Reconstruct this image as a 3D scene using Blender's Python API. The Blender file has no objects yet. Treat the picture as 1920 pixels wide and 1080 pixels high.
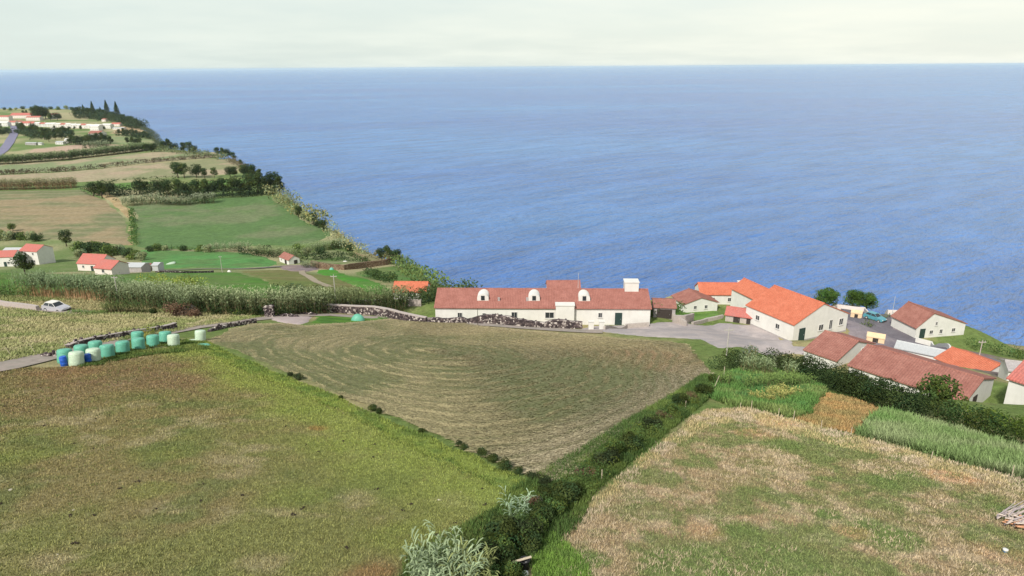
import bpy, math, random
import numpy as np
from mathutils import Vector, Matrix

# ---------------------------------------------------------------- camera, light, exposure
R_ = math.radians
SC = bpy.context.scene
COL = SC.collection
ZC = 150.0                      # height of the drone above the sea
PITCH, ROLL, FPX = R_(17.95), 13.0 / 1920.0, 1280.0
_f = np.array([0, math.cos(PITCH), -math.sin(PITCH)])
_r0 = np.array([1.0, 0, 0]); _u0 = np.array([0, math.sin(PITCH), math.cos(PITCH)])
_r = _r0 * math.cos(ROLL) - _u0 * math.sin(ROLL)
_u = _u0 * math.cos(ROLL) + _r0 * math.sin(ROLL)
cam_d = bpy.data.cameras.new('camera'); cam = bpy.data.objects.new('camera', cam_d); COL.objects.link(cam)
cam.matrix_world = Matrix(((_r[0], _u[0], -_f[0], 0), (_r[1], _u[1], -_f[1], 0), (_r[2], _u[2], -_f[2], ZC), (0, 0, 0, 1)))
cam_d.sensor_width = 36; cam_d.lens = 36 * FPX / 1920; cam_d.clip_start = 0.5; cam_d.clip_end = 300000
SC.camera = cam

SUN_EL, SUN_AZ = R_(42), R_(-150)      # azimuth measured clockwise from +Y; the sun is behind the camera, to the left
world = bpy.data.worlds.new('World'); SC.world = world; world.use_nodes = True
wn, wl = world.node_tree.nodes, world.node_tree.links
wn.clear()
w_out = wn.new('ShaderNodeOutputWorld'); w_bg = wn.new('ShaderNodeBackground'); w_bg.inputs['Strength'].default_value = 0.10
sky = wn.new('ShaderNodeTexSky'); sky.sky_type = 'NISHITA'; sky.sun_disc = False
sky.sun_elevation = SUN_EL; sky.sun_rotation = SUN_AZ; sky.altitude = 150; sky.dust_density = 2.0
w_tc = wn.new('ShaderNodeTexCoord'); w_sep = wn.new('ShaderNodeSeparateXYZ'); wl.new(w_tc.outputs['Generated'], w_sep.inputs[0])
def wmath(op, a, b=None, clamp=False):
    n = wn.new('ShaderNodeMath'); n.operation = op; n.use_clamp = clamp
    for i, v in enumerate((a, b)):
        if v is None: continue
        if isinstance(v, (int, float)): n.inputs[i].default_value = v
        else: wl.new(v, n.inputs[i])
    return n.outputs[0]
zz = wmath('ADD', wmath('MAXIMUM', w_sep.outputs['Z'], 0.0), 0.10)
w_cmb = wn.new('ShaderNodeCombineXYZ')
wl.new(wmath('DIVIDE', w_sep.outputs['X'], zz), w_cmb.inputs[0]); wl.new(wmath('DIVIDE', w_sep.outputs['Y'], zz), w_cmb.inputs[1])
w_n = wn.new('ShaderNodeTexNoise'); w_n.inputs['Scale'].default_value = 0.55; w_n.inputs['Detail'].default_value = 5; w_n.inputs['Roughness'].default_value = 0.55
wl.new(w_cmb.outputs[0], w_n.inputs['Vector'])
w_r = wn.new('ShaderNodeValToRGB'); w_r.color_ramp.elements[0].position = 0.40; w_r.color_ramp.elements[1].position = 0.62
w_r.color_ramp.elements[0].color = (0, 0, 0, 1); w_r.color_ramp.elements[1].color = (1, 1, 1, 1)
wl.new(w_n.outputs['Fac'], w_r.inputs[0])
# low veil of bright cloud: full near the horizon, broken higher up
veil = wmath('SUBTRACT', 0.97, wmath('MULTIPLY', w_sep.outputs['Z'], 0.75), True)
fac = wmath('MULTIPLY', veil, wmath('ADD', wmath('MULTIPLY', w_r.outputs[0], 0.10), 0.90), True)
w_cr = wn.new('ShaderNodeValToRGB')
w_cr.color_ramp.elements[0].color = (0.74, 0.83, 0.78, 1); w_cr.color_ramp.elements[1].color = (0.93, 0.945, 0.83, 1)
w_cr.color_ramp.elements[0].position = 0.35; w_cr.color_ramp.elements[1].position = 0.70
# the cloud is warmer to the right of the view, where it is thinner
wl.new(wmath('ADD', wmath('MULTIPLY', w_n.outputs['Fac'], 0.40), wmath('MULTIPLY', wmath('ADD', w_sep.outputs['X'], 1.0), 0.30)), w_cr.inputs[0])
w_sc = wn.new('ShaderNodeVectorMath'); w_sc.operation = 'SCALE'; w_sc.inputs['Scale'].default_value = 8.2
wl.new(w_cr.outputs[0], w_sc.inputs[0])
w_mix = wn.new('ShaderNodeMixRGB'); wl.new(fac, w_mix.inputs[0]); wl.new(sky.outputs[0], w_mix.inputs[1]); wl.new(w_sc.outputs[0], w_mix.inputs[2])
wl.new(w_mix.outputs[0], w_bg.inputs['Color']); wl.new(w_bg.outputs[0], w_out.inputs['Surface'])

sun_d = bpy.data.lights.new('sun', 'SUN'); sun_d.energy = 3.4; sun_d.angle = R_(4); sun_d.color = (1.0, 0.955, 0.88)
sun = bpy.data.objects.new('sun', sun_d); COL.objects.link(sun)
_sd = Vector((math.sin(SUN_AZ) * math.cos(SUN_EL), math.cos(SUN_AZ) * math.cos(SUN_EL), math.sin(SUN_EL)))
sun.rotation_euler = _sd.to_track_quat('Z', 'Y').to_euler(); sun.location = (0, -50, 300)
SC.view_settings.view_transform = 'Standard'; SC.view_settings.look = 'None'
SC.view_settings.exposure = 0.40; SC.view_settings.gamma = 1.0
SC.cycles.max_bounces = 5; SC.cycles.diffuse_bounces = 2; SC.cycles.glossy_bounces = 2; SC.cycles.transmission_bounces = 2
SC.cycles.volume_bounces = 2; SC.cycles.transparent_max_bounces = 4

# ---------------------------------------------------------------- terrain height and image <-> world
random.seed(4); RNG = np.random.default_rng(11)
_DY = np.array([-400, -120, -40, 0, 50, 100, 150, 200, 250, 310, 420, 600, 900, 1250, 1700, 3000.])
_DD = np.array([4, 5, 7.5, 12.7, 25.2, 38.2, 50.5, 63, 75.5, 84, 87.5, 89.5, 91, 91.5, 92, 92.])
_M = np.gradient(_DD, _DY)
PADS = [(5.1, 110.5, 8, 109.45), (-8.5, 111, 7.5, 109.45), (17, 110, 7.5, 109.45), (48.7, 110, 10, 107.0), (81.2, 124.6, 9, 100.3), (41.0, 79.1, 6.5, 114.0),
        (44.4, 68.1, 6.5, 116.0), (68.5, 92.8, 6.5, 106.6), (46.3, 140, 8, 100.8), (39.6, 138.3, 6, 101.2), (-100.4, 297.5, 9, 66.6)]
def D0(y):
    y = np.clip(y, -399, 2999); i = np.clip(np.searchsorted(_DY, y) - 1, 0, len(_DY) - 2)
    h = _DY[i + 1] - _DY[i]; t = (y - _DY[i]) / h
    return ((2*t**3 - 3*t**2 + 1) * _DD[i] + (t**3 - 2*t**2 + t) * h * _M[i] + (-2*t**3 + 3*t**2) * _DD[i + 1] + (t**3 - t**2) * h * _M[i + 1])
def HL(x, y):
    """height of the land (no cliff)"""
    x = np.asarray(x, float); y = np.asarray(y, float)
    xc = np.clip(x, -110, 110); fade = np.clip((330 - y) / 200, 0, 1); fade = fade * fade * (3 - 2 * fade)
    d = D0(y) + 0.04 * xc * fade
    e = np.maximum(xc - 24, 0); d = d + 0.085 * e * e / (e + 12) * fade
    near = np.clip(y / 400, 0, 1)
    und = 0.16 * np.sin(x / 9.1 + 1.3) * np.sin(y / 7.7 + .4) + 0.10 * np.sin(x / 4.3 + y / 6.1) \
        + near * 1.6 * np.sin(x / 75. + 0.5) * np.sin(y / 61. + 1.1)
    z = ZC - d + und
    for px_, py_, r_, pz_ in PADS:
        q = np.hypot(x - px_, y - py_) / r_; w = np.clip(2.0 - q, 0, 1); w = w * w * (3 - 2 * w)
        z = z * (1 - w) + pz_ * w
    return z
def ray(px, py):
    d = _f * FPX + _r * (px - 960) - _u * (py - 540)
    return d / np.dot(d, _f)            # one unit of depth
_T = np.concatenate([np.arange(14, 200, 0.7), np.geomspace(200, 3200, 700)])
def P(px, py):
    """the ground point seen at pixel (px, py) of the 1920 x 1080 photograph"""
    d = ray(px, py); q = _T[:, None] * d[None, :]
    g = (ZC + q[:, 2]) - HL(q[:, 0], q[:, 1]); k = np.argmax(g < 0)
    if g[k] >= 0: k = len(_T) - 1
    a, b = _T[max(k - 1, 0)], _T[k]
    for _ in range(24):
        m = (a + b) / 2
        if ZC + m * d[2] > HL(m * d[0], m * d[1]): a = m
        else: b = m
    return Vector((a * d[0], a * d[1], float(HL(a * d[0], a * d[1]))))
def pix(v):
    w = np.array([v[0], v[1], v[2] - ZC]); z = np.dot(w, _f)
    return 960 + FPX * np.dot(w, _r) / z, 540 - FPX * np.dot(w, _u) / z
def PL(pts): return [(p.x, p.y) for p in (P(*q) for q in pts)]
def gz(x, y): return float(HL(x, y))

# ---------------------------------------------------------------- helpers
def tag(o, label=None, cat=None, group=None, kind=None):
    if label: o['label'] = label
    if cat: o['category'] = cat
    if group: o['group'] = group
    if kind: o['kind'] = kind
    return o
def empty(name, loc, rz=0, label=None, cat=None, group=None):
    o = bpy.data.objects.new(name, None); COL.objects.link(o); o.location = loc; o.rotation_euler = (0, 0, rz); o.empty_display_size = 0.3
    return tag(o, label, cat, group)
def copy_tree(o, parent=None):
    c = o.copy(); COL.objects.link(c)
    if parent: c.parent = parent
    for ch in list(o.children): copy_tree(ch, c)
    return c
def link_mesh(name, me, mat, parent=None, smooth=False):
    if mat: me.materials.append(mat)
    if smooth:
        me.polygons.foreach_set('use_smooth', np.ones(len(me.polygons), bool))
    o = bpy.data.objects.new(name, me); COL.objects.link(o)
    if parent: o.parent = parent
    return o
def np_mesh(name, V, F, C=None):
    """V (n,3), F (m,k) all faces the same size, C per-vertex colours"""
    me = bpy.data.meshes.new(name); V = np.ascontiguousarray(V, np.float32); F = np.ascontiguousarray(F, np.int32)
    me.vertices.add(len(V)); me.vertices.foreach_set('co', V.ravel())
    m, k = F.shape
    me.loops.add(m * k); me.loops.foreach_set('vertex_index', F.ravel())
    me.polygons.add(m); me.polygons.foreach_set('loop_start', np.arange(0, m * k, k, dtype=np.int32))
    try: me.polygons.foreach_set('loop_total', np.full(m, k, np.int32))
    except Exception: pass
    if C is not None:
        a = me.color_attributes.new('Col', 'FLOAT_COLOR', 'POINT')
        c4 = np.ones((len(V), 4), np.float32); c4[:, :3] = C; a.data.foreach_set('color', c4.ravel())
    me.update(calc_edges=True)
    return me
class MB:
    def __init__(s): s.v = []; s.f = []
    def add(s, vs, fs):
        n = len(s.v); s.v += [tuple(v) for v in vs]; s.f += [tuple(i + n for i in f) for f in fs]; return s
    def box(s, c, d, rz=0, rx=0, ry=0, taper=1.0):
        M = Matrix.Rotation(rz, 3, 'Z') @ Matrix.Rotation(ry, 3, 'Y') @ Matrix.Rotation(rx, 3, 'X'); vs = []
        for z in (-1, 1):
            t = taper if z > 0 else 1
            for x, y in ((-1, -1), (1, -1), (1, 1), (-1, 1)):
                vs.append(Vector(c) + M @ Vector((x * d[0] / 2 * t, y * d[1] / 2 * t, z * d[2] / 2)))
        return s.add(vs, [(0, 3, 2, 1), (4, 5, 6, 7), (0, 1, 5, 4), (1, 2, 6, 5), (2, 3, 7, 6), (3, 0, 4, 7)])
    def tube(s, a, b, r1, r2=None, n=8):
        r2 = r1 if r2 is None else r2; a = Vector(a); b = Vector(b); d = (b - a).normalized()
        p = d.orthogonal().normalized(); q = d.cross(p); vs = []
        for c, r in ((a, r1), (b, r2)):
            for i in range(n):
                t = 2 * math.pi * i / n; vs.append(c + (p * math.cos(t) + q * math.sin(t)) * r)
        return s.add(vs, [(i, (i + 1) % n, (i + 1) % n + n, i + n) for i in range(n)] + [tuple(range(n))[::-1], tuple(range(n, 2 * n))])
    def lathe(s, prof, c=(0, 0, 0), n=24, wob=0.0, seed=0):
        rr = random.Random(seed); vs = []; k = len(prof)
        for r, z in prof:
            for i in range(n):
                t = 2 * math.pi * i / n; w = 1 + wob * (rr.random() - .5)
                vs.append((c[0] + r * w * math.cos(t), c[1] + r * w * math.sin(t), c[2] + z + wob * .3 * (rr.random() - .5)))
        fs = [(j * n + i, j * n + (i + 1) % n, (j + 1) * n + (i + 1) % n, (j + 1) * n + i) for j in range(k - 1) for i in range(n)]
        return s.add(vs, fs + [tuple(range(n))[::-1], tuple(range((k - 1) * n, k * n))])
    def build(s, name, mat, parent=None, smooth=False):
        me = bpy.data.meshes.new(name); me.from_pydata(s.v, [], s.f); me.update()
        return link_mesh(name, me, mat, parent, smooth)

# value noise on the ground plane
_TAB = np.random.default_rng(5).random((256, 256))
def vn(x, y, s, o=0):
    x = np.asarray(x) / s + 17.3 * o + 500; y = np.asarray(y) / s + 9.7 * o + 500
    i = np.floor(x).astype(int); j = np.floor(y).astype(int); u = x - i; v = y - j
    u = u * u * (3 - 2 * u); v = v * v * (3 - 2 * v); T = _TAB
    return (T[i % 256, j % 256] * (1 - u) + T[(i + 1) % 256, j % 256] * u) * (1 - v) + (T[i % 256, (j + 1) % 256] * (1 - u) + T[(i + 1) % 256, (j + 1) % 256] * u) * v
def fbm(x, y, s, o=0, n=4):
    t = 0; a = 0.5; w = 0
    for k in range(n): t = t + a * vn(x, y, s / 2**k, o + k * 3.1); w += a; a *= 0.6
    return t / w
def mixc(a, b, t):
    t = np.clip(t, 0, 1)[..., None]; return np.asarray(a) * (1 - t) + np.asarray(b) * t
def sst(a, b, x):
    t = np.clip((x - a) / (b - a), 0, 1); return t * t * (3 - 2 * t)
def inside(px, py, poly):
    r = np.zeros(px.shape, bool); n = len(poly)
    for i in range(n):
        x1, y1 = poly[i]; x2, y2 = poly[(i + 1) % n]
        if y1 == y2: continue
        c = ((y1 > py) != (y2 > py)) & (px < (x2 - x1) * (py - y1) / (y2 - y1) + x1); r ^= c
    return r
def near_edge(px, py, line, closed=False):
    """distance to a polyline and the nearest point on it"""
    best = np.full(px.shape, 1e18); bx = px.copy(); by = py.copy(); n = len(line)
    for i in range(n if closed else n - 1):
        x1, y1 = line[i]; x2, y2 = line[(i + 1) % n]; dx, dy = x2 - x1, y2 - y1; L = dx * dx + dy * dy + 1e-12
        t = np.clip(((px - x1) * dx + (py - y1) * dy) / L, 0, 1); qx = x1 + t * dx; qy = y1 + t * dy
        d = (px - qx)**2 + (py - qy)**2; m = d < best; best = np.where(m, d, best); bx = np.where(m, qx, bx); by = np.where(m, qy, by)
    return np.sqrt(best), bx, by
def resample(line, step):
    out = []
    for i in range(len(line) - 1):
        a = np.array(line[i], float); b = np.array(line[i + 1], float); n = max(1, int(np.linalg.norm(b - a) / step))
        out += [tuple(a + (b - a) * k / n) for k in range(n)]
    return out + [tuple(line[-1])]
def rough(line, amp, scale, step):
    q = np.array(resample(line, step)); return [tuple(p) for p in q + np.stack([(vn(q[:, 0], q[:, 1], scale, 1) - .5), (vn(q[:, 0], q[:, 1], scale, 2) - .5)], 1) * 2 * amp]

# ---------------------------------------------------------------- materials
def nodes(name):
    m = bpy.data.materials.new(name); m.use_nodes = True; t = m.node_tree
    return m, t, t.nodes['Principled BSDF'], t.nodes['Material Output']
def N(t, ty, **k):
    n = t.nodes.new(ty)
    for a, v in k.items():
        if a in n.inputs: n.inputs[a].default_value = v
        else: setattr(n, a, v)
    return n
def noise(t, scale, detail=4, rough_=0.6, vec=None, dist=0.0):
    n = N(t, 'ShaderNodeTexNoise'); n.inputs['Scale'].default_value = scale; n.inputs['Detail'].default_value = detail
    n.inputs['Roughness'].default_value = rough_; n.inputs['Distortion'].default_value = dist
    if vec is None: vec = N(t, 'ShaderNodeTexCoord').outputs['Object']
    t.links.new(vec, n.inputs['Vector']); return n.outputs['Fac']
def mrange(t, v, a, b, c, d):
    n = N(t, 'ShaderNodeMapRange'); t.links.new(v, n.inputs[0])
    for i, q in enumerate((a, b, c, d)): n.inputs[i + 1].default_value = q
    return n.outputs[0]
def vmul(t, col, f):
    n = N(t, 'ShaderNodeVectorMath', operation='SCALE')
    if isinstance(col, tuple): n.inputs[0].default_value = col[:3]
    else: t.links.new(col, n.inputs[0])
    t.links.new(f, n.inputs['Scale']); return n.outputs[0]
def bump(t, b, h, dist, strength=1.0):
    n = N(t, 'ShaderNodeBump'); n.inputs['Distance'].default_value = dist; n.inputs['Strength'].default_value = strength
    t.links.new(h, n.inputs['Height']); t.links.new(n.outputs[0], b.inputs['Normal'])
def mat(name, col, rough_=0.8, scale=6.0, var=0.25, bmp=0.0, spec=0.2, col2=None, scale2=None):
    m, t, b, o = nodes(name); b.inputs['Roughness'].default_value = rough_; b.inputs['Specular IOR Level'].default_value = spec
    n = noise(t, scale)
    if col2:
        mx = N(t, 'ShaderNodeMixRGB'); mx.inputs[1].default_value = (*col, 1); mx.inputs[2].default_value = (*col2, 1)
        t.links.new(mrange(t, noise(t, scale2 or scale / 3), .38, .62, 0, 1), mx.inputs[0]); c = mx.outputs[0]
    else: c = tuple(col)
    t.links.new(vmul(t, c, mrange(t, n, .25, .75, 1 - var, 1 + var)), b.inputs['Base Color'])
    if bmp: bump(t, b, n, bmp)
    return m
LIFT = 1.25          # vertex colours are dry-plate values; open turf is this much lighter
def ground_mat(name, s1=1.5, s2=9.0, var=0.35, bmp=0.08, lift=None):
    """colour of the ground from its own 'Col' attribute, broken up by two sizes of grain"""
    m, t, b, o = nodes(name); b.inputs['Roughness'].default_value = 0.95; b.inputs['Specular IOR Level'].default_value = 0.05
    a = N(t, 'ShaderNodeAttribute', attribute_name='Col'); n1 = noise(t, s1, 5, .65); n2 = noise(t, s2, 3, .7)
    c = vmul(t, a.outputs['Color'], mrange(t, n1, .3, .7, (1 - var) * (lift or LIFT), (1 + var) * (lift or LIFT))); c = vmul(t, c, mrange(t, n2, .3, .7, 1 - var, 1 + var))
    tv = N(t, 'ShaderNodeVectorMath', operation='MULTIPLY'); t.links.new(c, tv.inputs[0]); tv.inputs[1].default_value = (1.0, .985, 1.08); c = tv.outputs[0]
    t.links.new(c, b.inputs['Base Color'])
    if bmp:
        ad = N(t, 'ShaderNodeMath', operation='ADD'); t.links.new(n1, ad.inputs[0]); t.links.new(n2, ad.inputs[1]); bump(t, b, ad.outputs[0], bmp)
    return m
def leaf_mat(name='leaf', trans=0.25, tint=(1, 1, 1)):
    m = bpy.data.materials.new(name); m.use_nodes = True; t = m.node_tree; t.nodes.clear()
    a = N(t, 'ShaderNodeAttribute', attribute_name='Col'); oi = N(t, 'ShaderNodeObjectInfo')
    c = vmul(t, a.outputs['Color'], mrange(t, oi.outputs['Random'], 0, 1, .8, 1.2))
    mt = N(t, 'ShaderNodeVectorMath', operation='MULTIPLY'); t.links.new(c, mt.inputs[0]); mt.inputs[1].default_value = tint; c = mt.outputs[0]
    d = N(t, 'ShaderNodeBsdfDiffuse'); tr = N(t, 'ShaderNodeBsdfTranslucent'); mx = N(t, 'ShaderNodeMixShader'); mx.inputs[0].default_value = trans
    t.links.new(c, d.inputs[0]); t.links.new(c, tr.inputs[0]); t.links.new(d.outputs[0], mx.inputs[1]); t.links.new(tr.outputs[0], mx.inputs[2])
    o = N(t, 'ShaderNodeOutputMaterial'); t.links.new(mx.outputs[0], o.inputs[0]); return m
LEAF = leaf_mat('leaf', .25, (1.2, 1.2, 1.15)); BLADE = leaf_mat('blade', 0.15, (1.33, 1.31, 1.36))
M_TRUNK = mat('bark', (.09, .065, .045), .9, 8, .4, .03)
def roof_mat(name, col, col2):
    m, t, b, o = nodes(name); b.inputs['Roughness'].default_value = .85; b.inputs['Specular IOR Level'].default_value = .15
    tc = N(t, 'ShaderNodeTexCoord'); w = N(t, 'ShaderNodeTexWave', wave_type='BANDS', bands_direction='X'); w.inputs['Scale'].default_value = 1.15; w.inputs['Distortion'].default_value = 0
    t.links.new(tc.outputs['Object'], w.inputs['Vector'])
    mx = N(t, 'ShaderNodeMixRGB'); mx.inputs[1].default_value = (*col, 1); mx.inputs[2].default_value = (*col2, 1)
    t.links.new(mrange(t, noise(t, .9, 5, .7), .35, .65, 0, 1), mx.inputs[0])
    c = vmul(t, mx.outputs[0], mrange(t, noise(t, 5, 4, .8), .3, .7, .72, 1.25)); t.links.new(c, b.inputs['Base Color'])
    bump(t, b, w.outputs['Fac'], .05, .8); return m
def wall_mat(name, col, stain):
    m, t, b, o = nodes(name); b.inputs['Roughness'].default_value = .88; b.inputs['Specular IOR Level'].default_value = .15
    tc = N(t, 'ShaderNodeTexCoord'); mp = N(t, 'ShaderNodeMapping'); mp.inputs['Scale'].default_value = (1, 1, .22); t.links.new(tc.outputs['Object'], mp.inputs['Vector'])
    mx = N(t, 'ShaderNodeMixRGB'); mx.inputs[1].default_value = (*col, 1); mx.inputs[2].default_value = (*stain, 1)
    t.links.new(mrange(t, noise(t, 2.0, 5, .7, mp.outputs[0]), .52, .85, 0, .38), mx.inputs[0])
    t.links.new(vmul(t, mx.outputs[0], mrange(t, noise(t, .7, 3), .3, .7, .93, 1.05)), b.inputs['Base Color']); return m
M_WALLW = wall_mat('whitewashed_render', (.67, .65, .605), (.42, .385, .33))
M_WALLP = mat('pinkish_render', (.70, .62, .57), .85, 2.2, .07)
M_WALLG = mat('grey_blockwork', (.36, .33, .32), .9, 3, .25, .02)
M_BEIGE = mat('beige_render', (.70, .52, .33), .85, 2.0, .1)
M_STONEB = mat('pale_stone_base', (.42, .37, .33), .9, 3, .2, .03)
M_ROOF_DULL = roof_mat('dull_terracotta_tiles', (.29, .118, .092), (.37, .16, .128))
M_ROOF_OR = roof_mat('new_orange_tiles', (.49, .14, .078), (.57, .185, .108))
M_ROOF_BR = roof_mat('weathered_brown_tiles', (.27, .112, .088), (.36, .165, .13))
M_ROOF_RED = roof_mat('faded_red_tiles', (.50, .15, .12), (.45, .17, .145))
M_GLASS, _t, _b, _o = nodes('dark_window_glass'); _b.inputs['Base Color'].default_value = (.03, .035, .04, 1); _b.inputs['Roughness'].default_value = .12
M_FRAME = mat('painted_window_frame', (.6, .58, .55), .6, 5, .05)
M_DOORG = mat('dark_green_door_paint', (.03, .055, .05), .5, 5, .1)
M_DARKW = mat('dark_timber', (.05, .04, .035), .8, 6, .3)
M_METAL = mat('galvanised_metal', (.45, .46, .46), .45, 5, .15, spec=.5)
M_POLE = mat('weathered_concrete_pole', (.42, .39, .35), .85, 8, .15)
M_WOOD = mat('bleached_timber', (.50, .42, .31), .85, 12, .25)

# ---------------------------------------------------------------- land, sea
_coast_px = [(-10, 203), (60, 203), (120, 204), (170, 208), (215, 222), (250, 236), (275, 250), (290, 268), (325, 279), (385, 287), (425, 300), (458, 316), (492, 336), (520, 358), (562, 386),
             (602, 415), (642, 451), (690, 472), (745, 494), (800, 521), (838, 542)]
COAST = [(-2600., 2100.)] + PL(_coast_px) + [(-8, 150), (15, 142), (32, 158), (60, 168), (90, 158), (110, 138), (135, 122), (240, 100), (420, 60)]
LAND = COAST + [(420, -400), (-2600, -400)]
def cliff_drop(x, y):
    ins = inside(x, y, LAND); d, _, _ = near_edge(x, y, COAST)
    d = np.where(ins, 0, d); j = (fbm(x, y, 30, 2) - .5) * 22; return np.maximum(0, (d * 1.15 + np.where(d > 4, j, 0)))
ys = np.concatenate([np.linspace(-390, 8, 60), np.geomspace(8, 2100, 640) + 0.9])
ts = np.sign(np.linspace(-1, 1, 420)) * np.abs(np.linspace(-1, 1, 420))**1.25
X = ts[None, :] * (40 + 1.25 * np.abs(ys[:, None]) + 60 * np.clip((80 - ys[:, None]) / 70, 0, 1)); Y = np.repeat(ys[:, None], len(ts), 1)
Z = np.maximum(HL(X, Y) - cliff_drop(X, Y), -6)
V = np.stack([X, Y, Z], -1).reshape(-1, 3); nr, nc = X.shape
I = np.arange(nr * nc).reshape(nr, nc); F = np.stack([I[:-1, :-1], I[:-1, 1:], I[1:, 1:], I[1:, :-1]], -1).reshape(-1, 4)
F = F[np.max(V[F][:, :, 2], 1) > -5]
def base_col(x, y):
    g = mixc((.12, .165, .045), (.27, .235, .11), sst(.38, .62, fbm(x, y, 14, 1))); g = mixc(g, (.10, .15, .04), sst(.5, .75, fbm(x, y, 4, 7)) * .6)
    far = mixc((.11, .16, .05), (.27, .25, .13), sst(.35, .65, fbm(x, y, 60, 5))); c = mixc(g, far, sst(120, 260, y))
    return c
Cg = base_col(X, Y).reshape(-1, 3)
cd = (HL(X, Y) - Z).reshape(-1); xx, yy = X.reshape(-1), Y.reshape(-1)
cl = mixc((.10, .135, .05), (.24, .19, .12), sst(.45, .65, fbm(xx, yy, 18, 9)))
Cg = mixc(Cg, cl, sst(.5, 4, cd)); Cg = mixc(Cg, (.09, .07, .06), sst(60, 90, cd + 25 * fbm(xx, yy, 25, 4)))
me = np_mesh('ground', V, F, Cg)
M_GROUND = ground_mat('rough_grassland', 1.2, 7, .3, .1)
tag(link_mesh('ground', me, M_GROUND, smooth=True), kind='structure')

def sea_mat():
    m, t, b, o = nodes('sea_water'); b.inputs['IOR'].default_value = 1.33
    tc = N(t, 'ShaderNodeTexCoord').outputs['Object']
    def mapped(rot, sx, sy):
        rt = N(t, 'ShaderNodeMapping'); rt.inputs['Rotation'].default_value = (0, 0, R_(rot)); t.links.new(tc, rt.inputs['Vector'])
        mp = N(t, 'ShaderNodeMapping'); mp.inputs['Scale'].default_value = (sx, sy, 1); t.links.new(rt.outputs[0], mp.inputs['Vector']); return mp.outputs[0]
    # chop, wind waves and swell, crests running away to the right
    a = noise(t, 1.0, 3, .55, mapped(-42, .05, .17)); c = noise(t, 1.0, 3, .6, mapped(-38, .018, .055)); e = noise(t, 1.0, 2, .5, mapped(-48, .16, .5)); g = noise(t, 1.0, 2, .6, mapped(-34, .004, .012))
    h = None
    for n, w in ((a, 5.5), (c, 7.0), (e, 2.4), (g, 7.0)):
        k = N(t, 'ShaderNodeMath', operation='MULTIPLY'); t.links.new(n, k.inputs[0]); k.inputs[1].default_value = w
        if h is None: h = k.outputs[0]
        else:
            s = N(t, 'ShaderNodeMath', operation='ADD'); t.links.new(h, s.inputs[0]); t.links.new(k.outputs[0], s.inputs[1]); h = s.outputs[0]
    bump(t, b, h, 1.0, 1.0)
    # wind streaks: clearer and greener water, rougher and smoother surface
    big = noise(t, 1.0, 5, .6, mapped(-15, .0004, .0011)); med = noise(t, 1.0, 5, .65, mapped(-38, .008, .03))
    mx = N(t, 'ShaderNodeMixRGB'); mx.inputs[1].default_value = (.058, .140, .385, 1); mx.inputs[2].default_value = (.098, .225, .47, 1)
    t.links.new(mrange(t, big, .40, .60, 0, 1), mx.inputs[0])
    t.links.new(vmul(t, mx.outputs[0], mrange(t, med, .3, .7, .78, 1.22)), b.inputs['Base Color'])
    t.links.new(mrange(t, big, .3, .7, .18, .26), b.inputs['Roughness'])
    b.inputs['Specular IOR Level'].default_value = .4
    return m
S = 90000.
sv = []; ang = 96
rad = [0, 300, 1000, 3000, 9000, 25000, 50000, S]
for r in rad:
    for i in range(ang): t_ = 2 * math.pi * i / ang; sv.append((r * math.cos(t_), r * math.sin(t_), 0))
sf = [(j * ang + i, j * ang + (i + 1) % ang, (j + 1) * ang + (i + 1) % ang, (j + 1) * ang + i) for j in range(1, len(rad) - 1) for i in range(ang)] + [tuple(ang + i for i in range(ang))]
me = bpy.data.meshes.new('sea'); me.from_pydata(sv[:], [], sf); me.update()
tag(link_mesh('sea', me, sea_mat()), kind='structure')

# ---------------------------------------------------------------- fields and paths: sheets that follow the land
def sheet(name, poly, cell, off, colf, material, amp=0.0, cat=None, world_poly=False, seed=0):
    w = poly if world_poly else PL(poly)
    if amp: w = rough(w + [w[0]], amp, amp * 6, max(cell, amp))[:-1]
    a = np.array(w); x0, y0 = a.min(0) - cell; x1, y1 = a.max(0) + cell
    gx = np.arange(x0, x1 + cell, cell); gy = np.arange(y0, y1 + cell, cell)
    Xs, Ys = np.meshgrid(gx, gy); ins = inside(Xs[:-1, :-1] + cell / 2, Ys[:-1, :-1] + cell / 2, w)
    I = np.arange(Xs.size).reshape(Xs.shape); F = np.stack([I[:-1, :-1], I[:-1, 1:], I[1:, 1:], I[1:, :-1]], -1)[ins]
    if len(F) == 0: return None, w
    cnt = np.bincount(F.ravel(), minlength=Xs.size); used = cnt > 0; edge = used & (cnt < 4)
    x = Xs.ravel().copy(); y = Ys.ravel().copy(); _, bx, by = near_edge(x[edge], y[edge], w, True); x[edge] = bx; y[edge] = by
    re = np.cumsum(used) - 1; F = re[F]; x = x[used]; y = y[used]
    o_ = np.where(edge[used], -.06 - cell * .02, off); V = np.stack([x, y, HL(x, y) + o_], 1); me = np_mesh(name, V, F, colf(x, y))
    o = link_mesh(name, me, material, smooth=True); tag(o, kind='structure'); return o, w
def blobs(x, y, lst):
    """patches of another growth: (px, py, radius in metres, strength)"""
    t = np.zeros(np.shape(x))
    for px_, py_, r_, s_ in lst:
        p = P(px_, py_); d = np.hypot(x - p.x, y - p.y) * (0.75 + .6 * fbm(x, y, r_ * .5, 3)) / r_; t = np.maximum(t, s_ * (1 - sst(.55, 1.25, d)))
    return t
def two(c1, c2, s, o=0, lo=.4, hi=.6, c3=None, s3=3):
    def f(x, y):
        c = mixc(c1, c2, sst(lo, hi, fbm(x, y, s, o)))
        if c3: c = mixc(c, c3, sst(.55, .8, fbm(x, y, s3, o + 5)) * .8)
        return c
    return f
GM = ground_mat('mottled_turf', 2.6, 14, .33, .05); GM_FAR = ground_mat('distant_field', .35, 2.2, .22, .05, 1.0)

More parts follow.
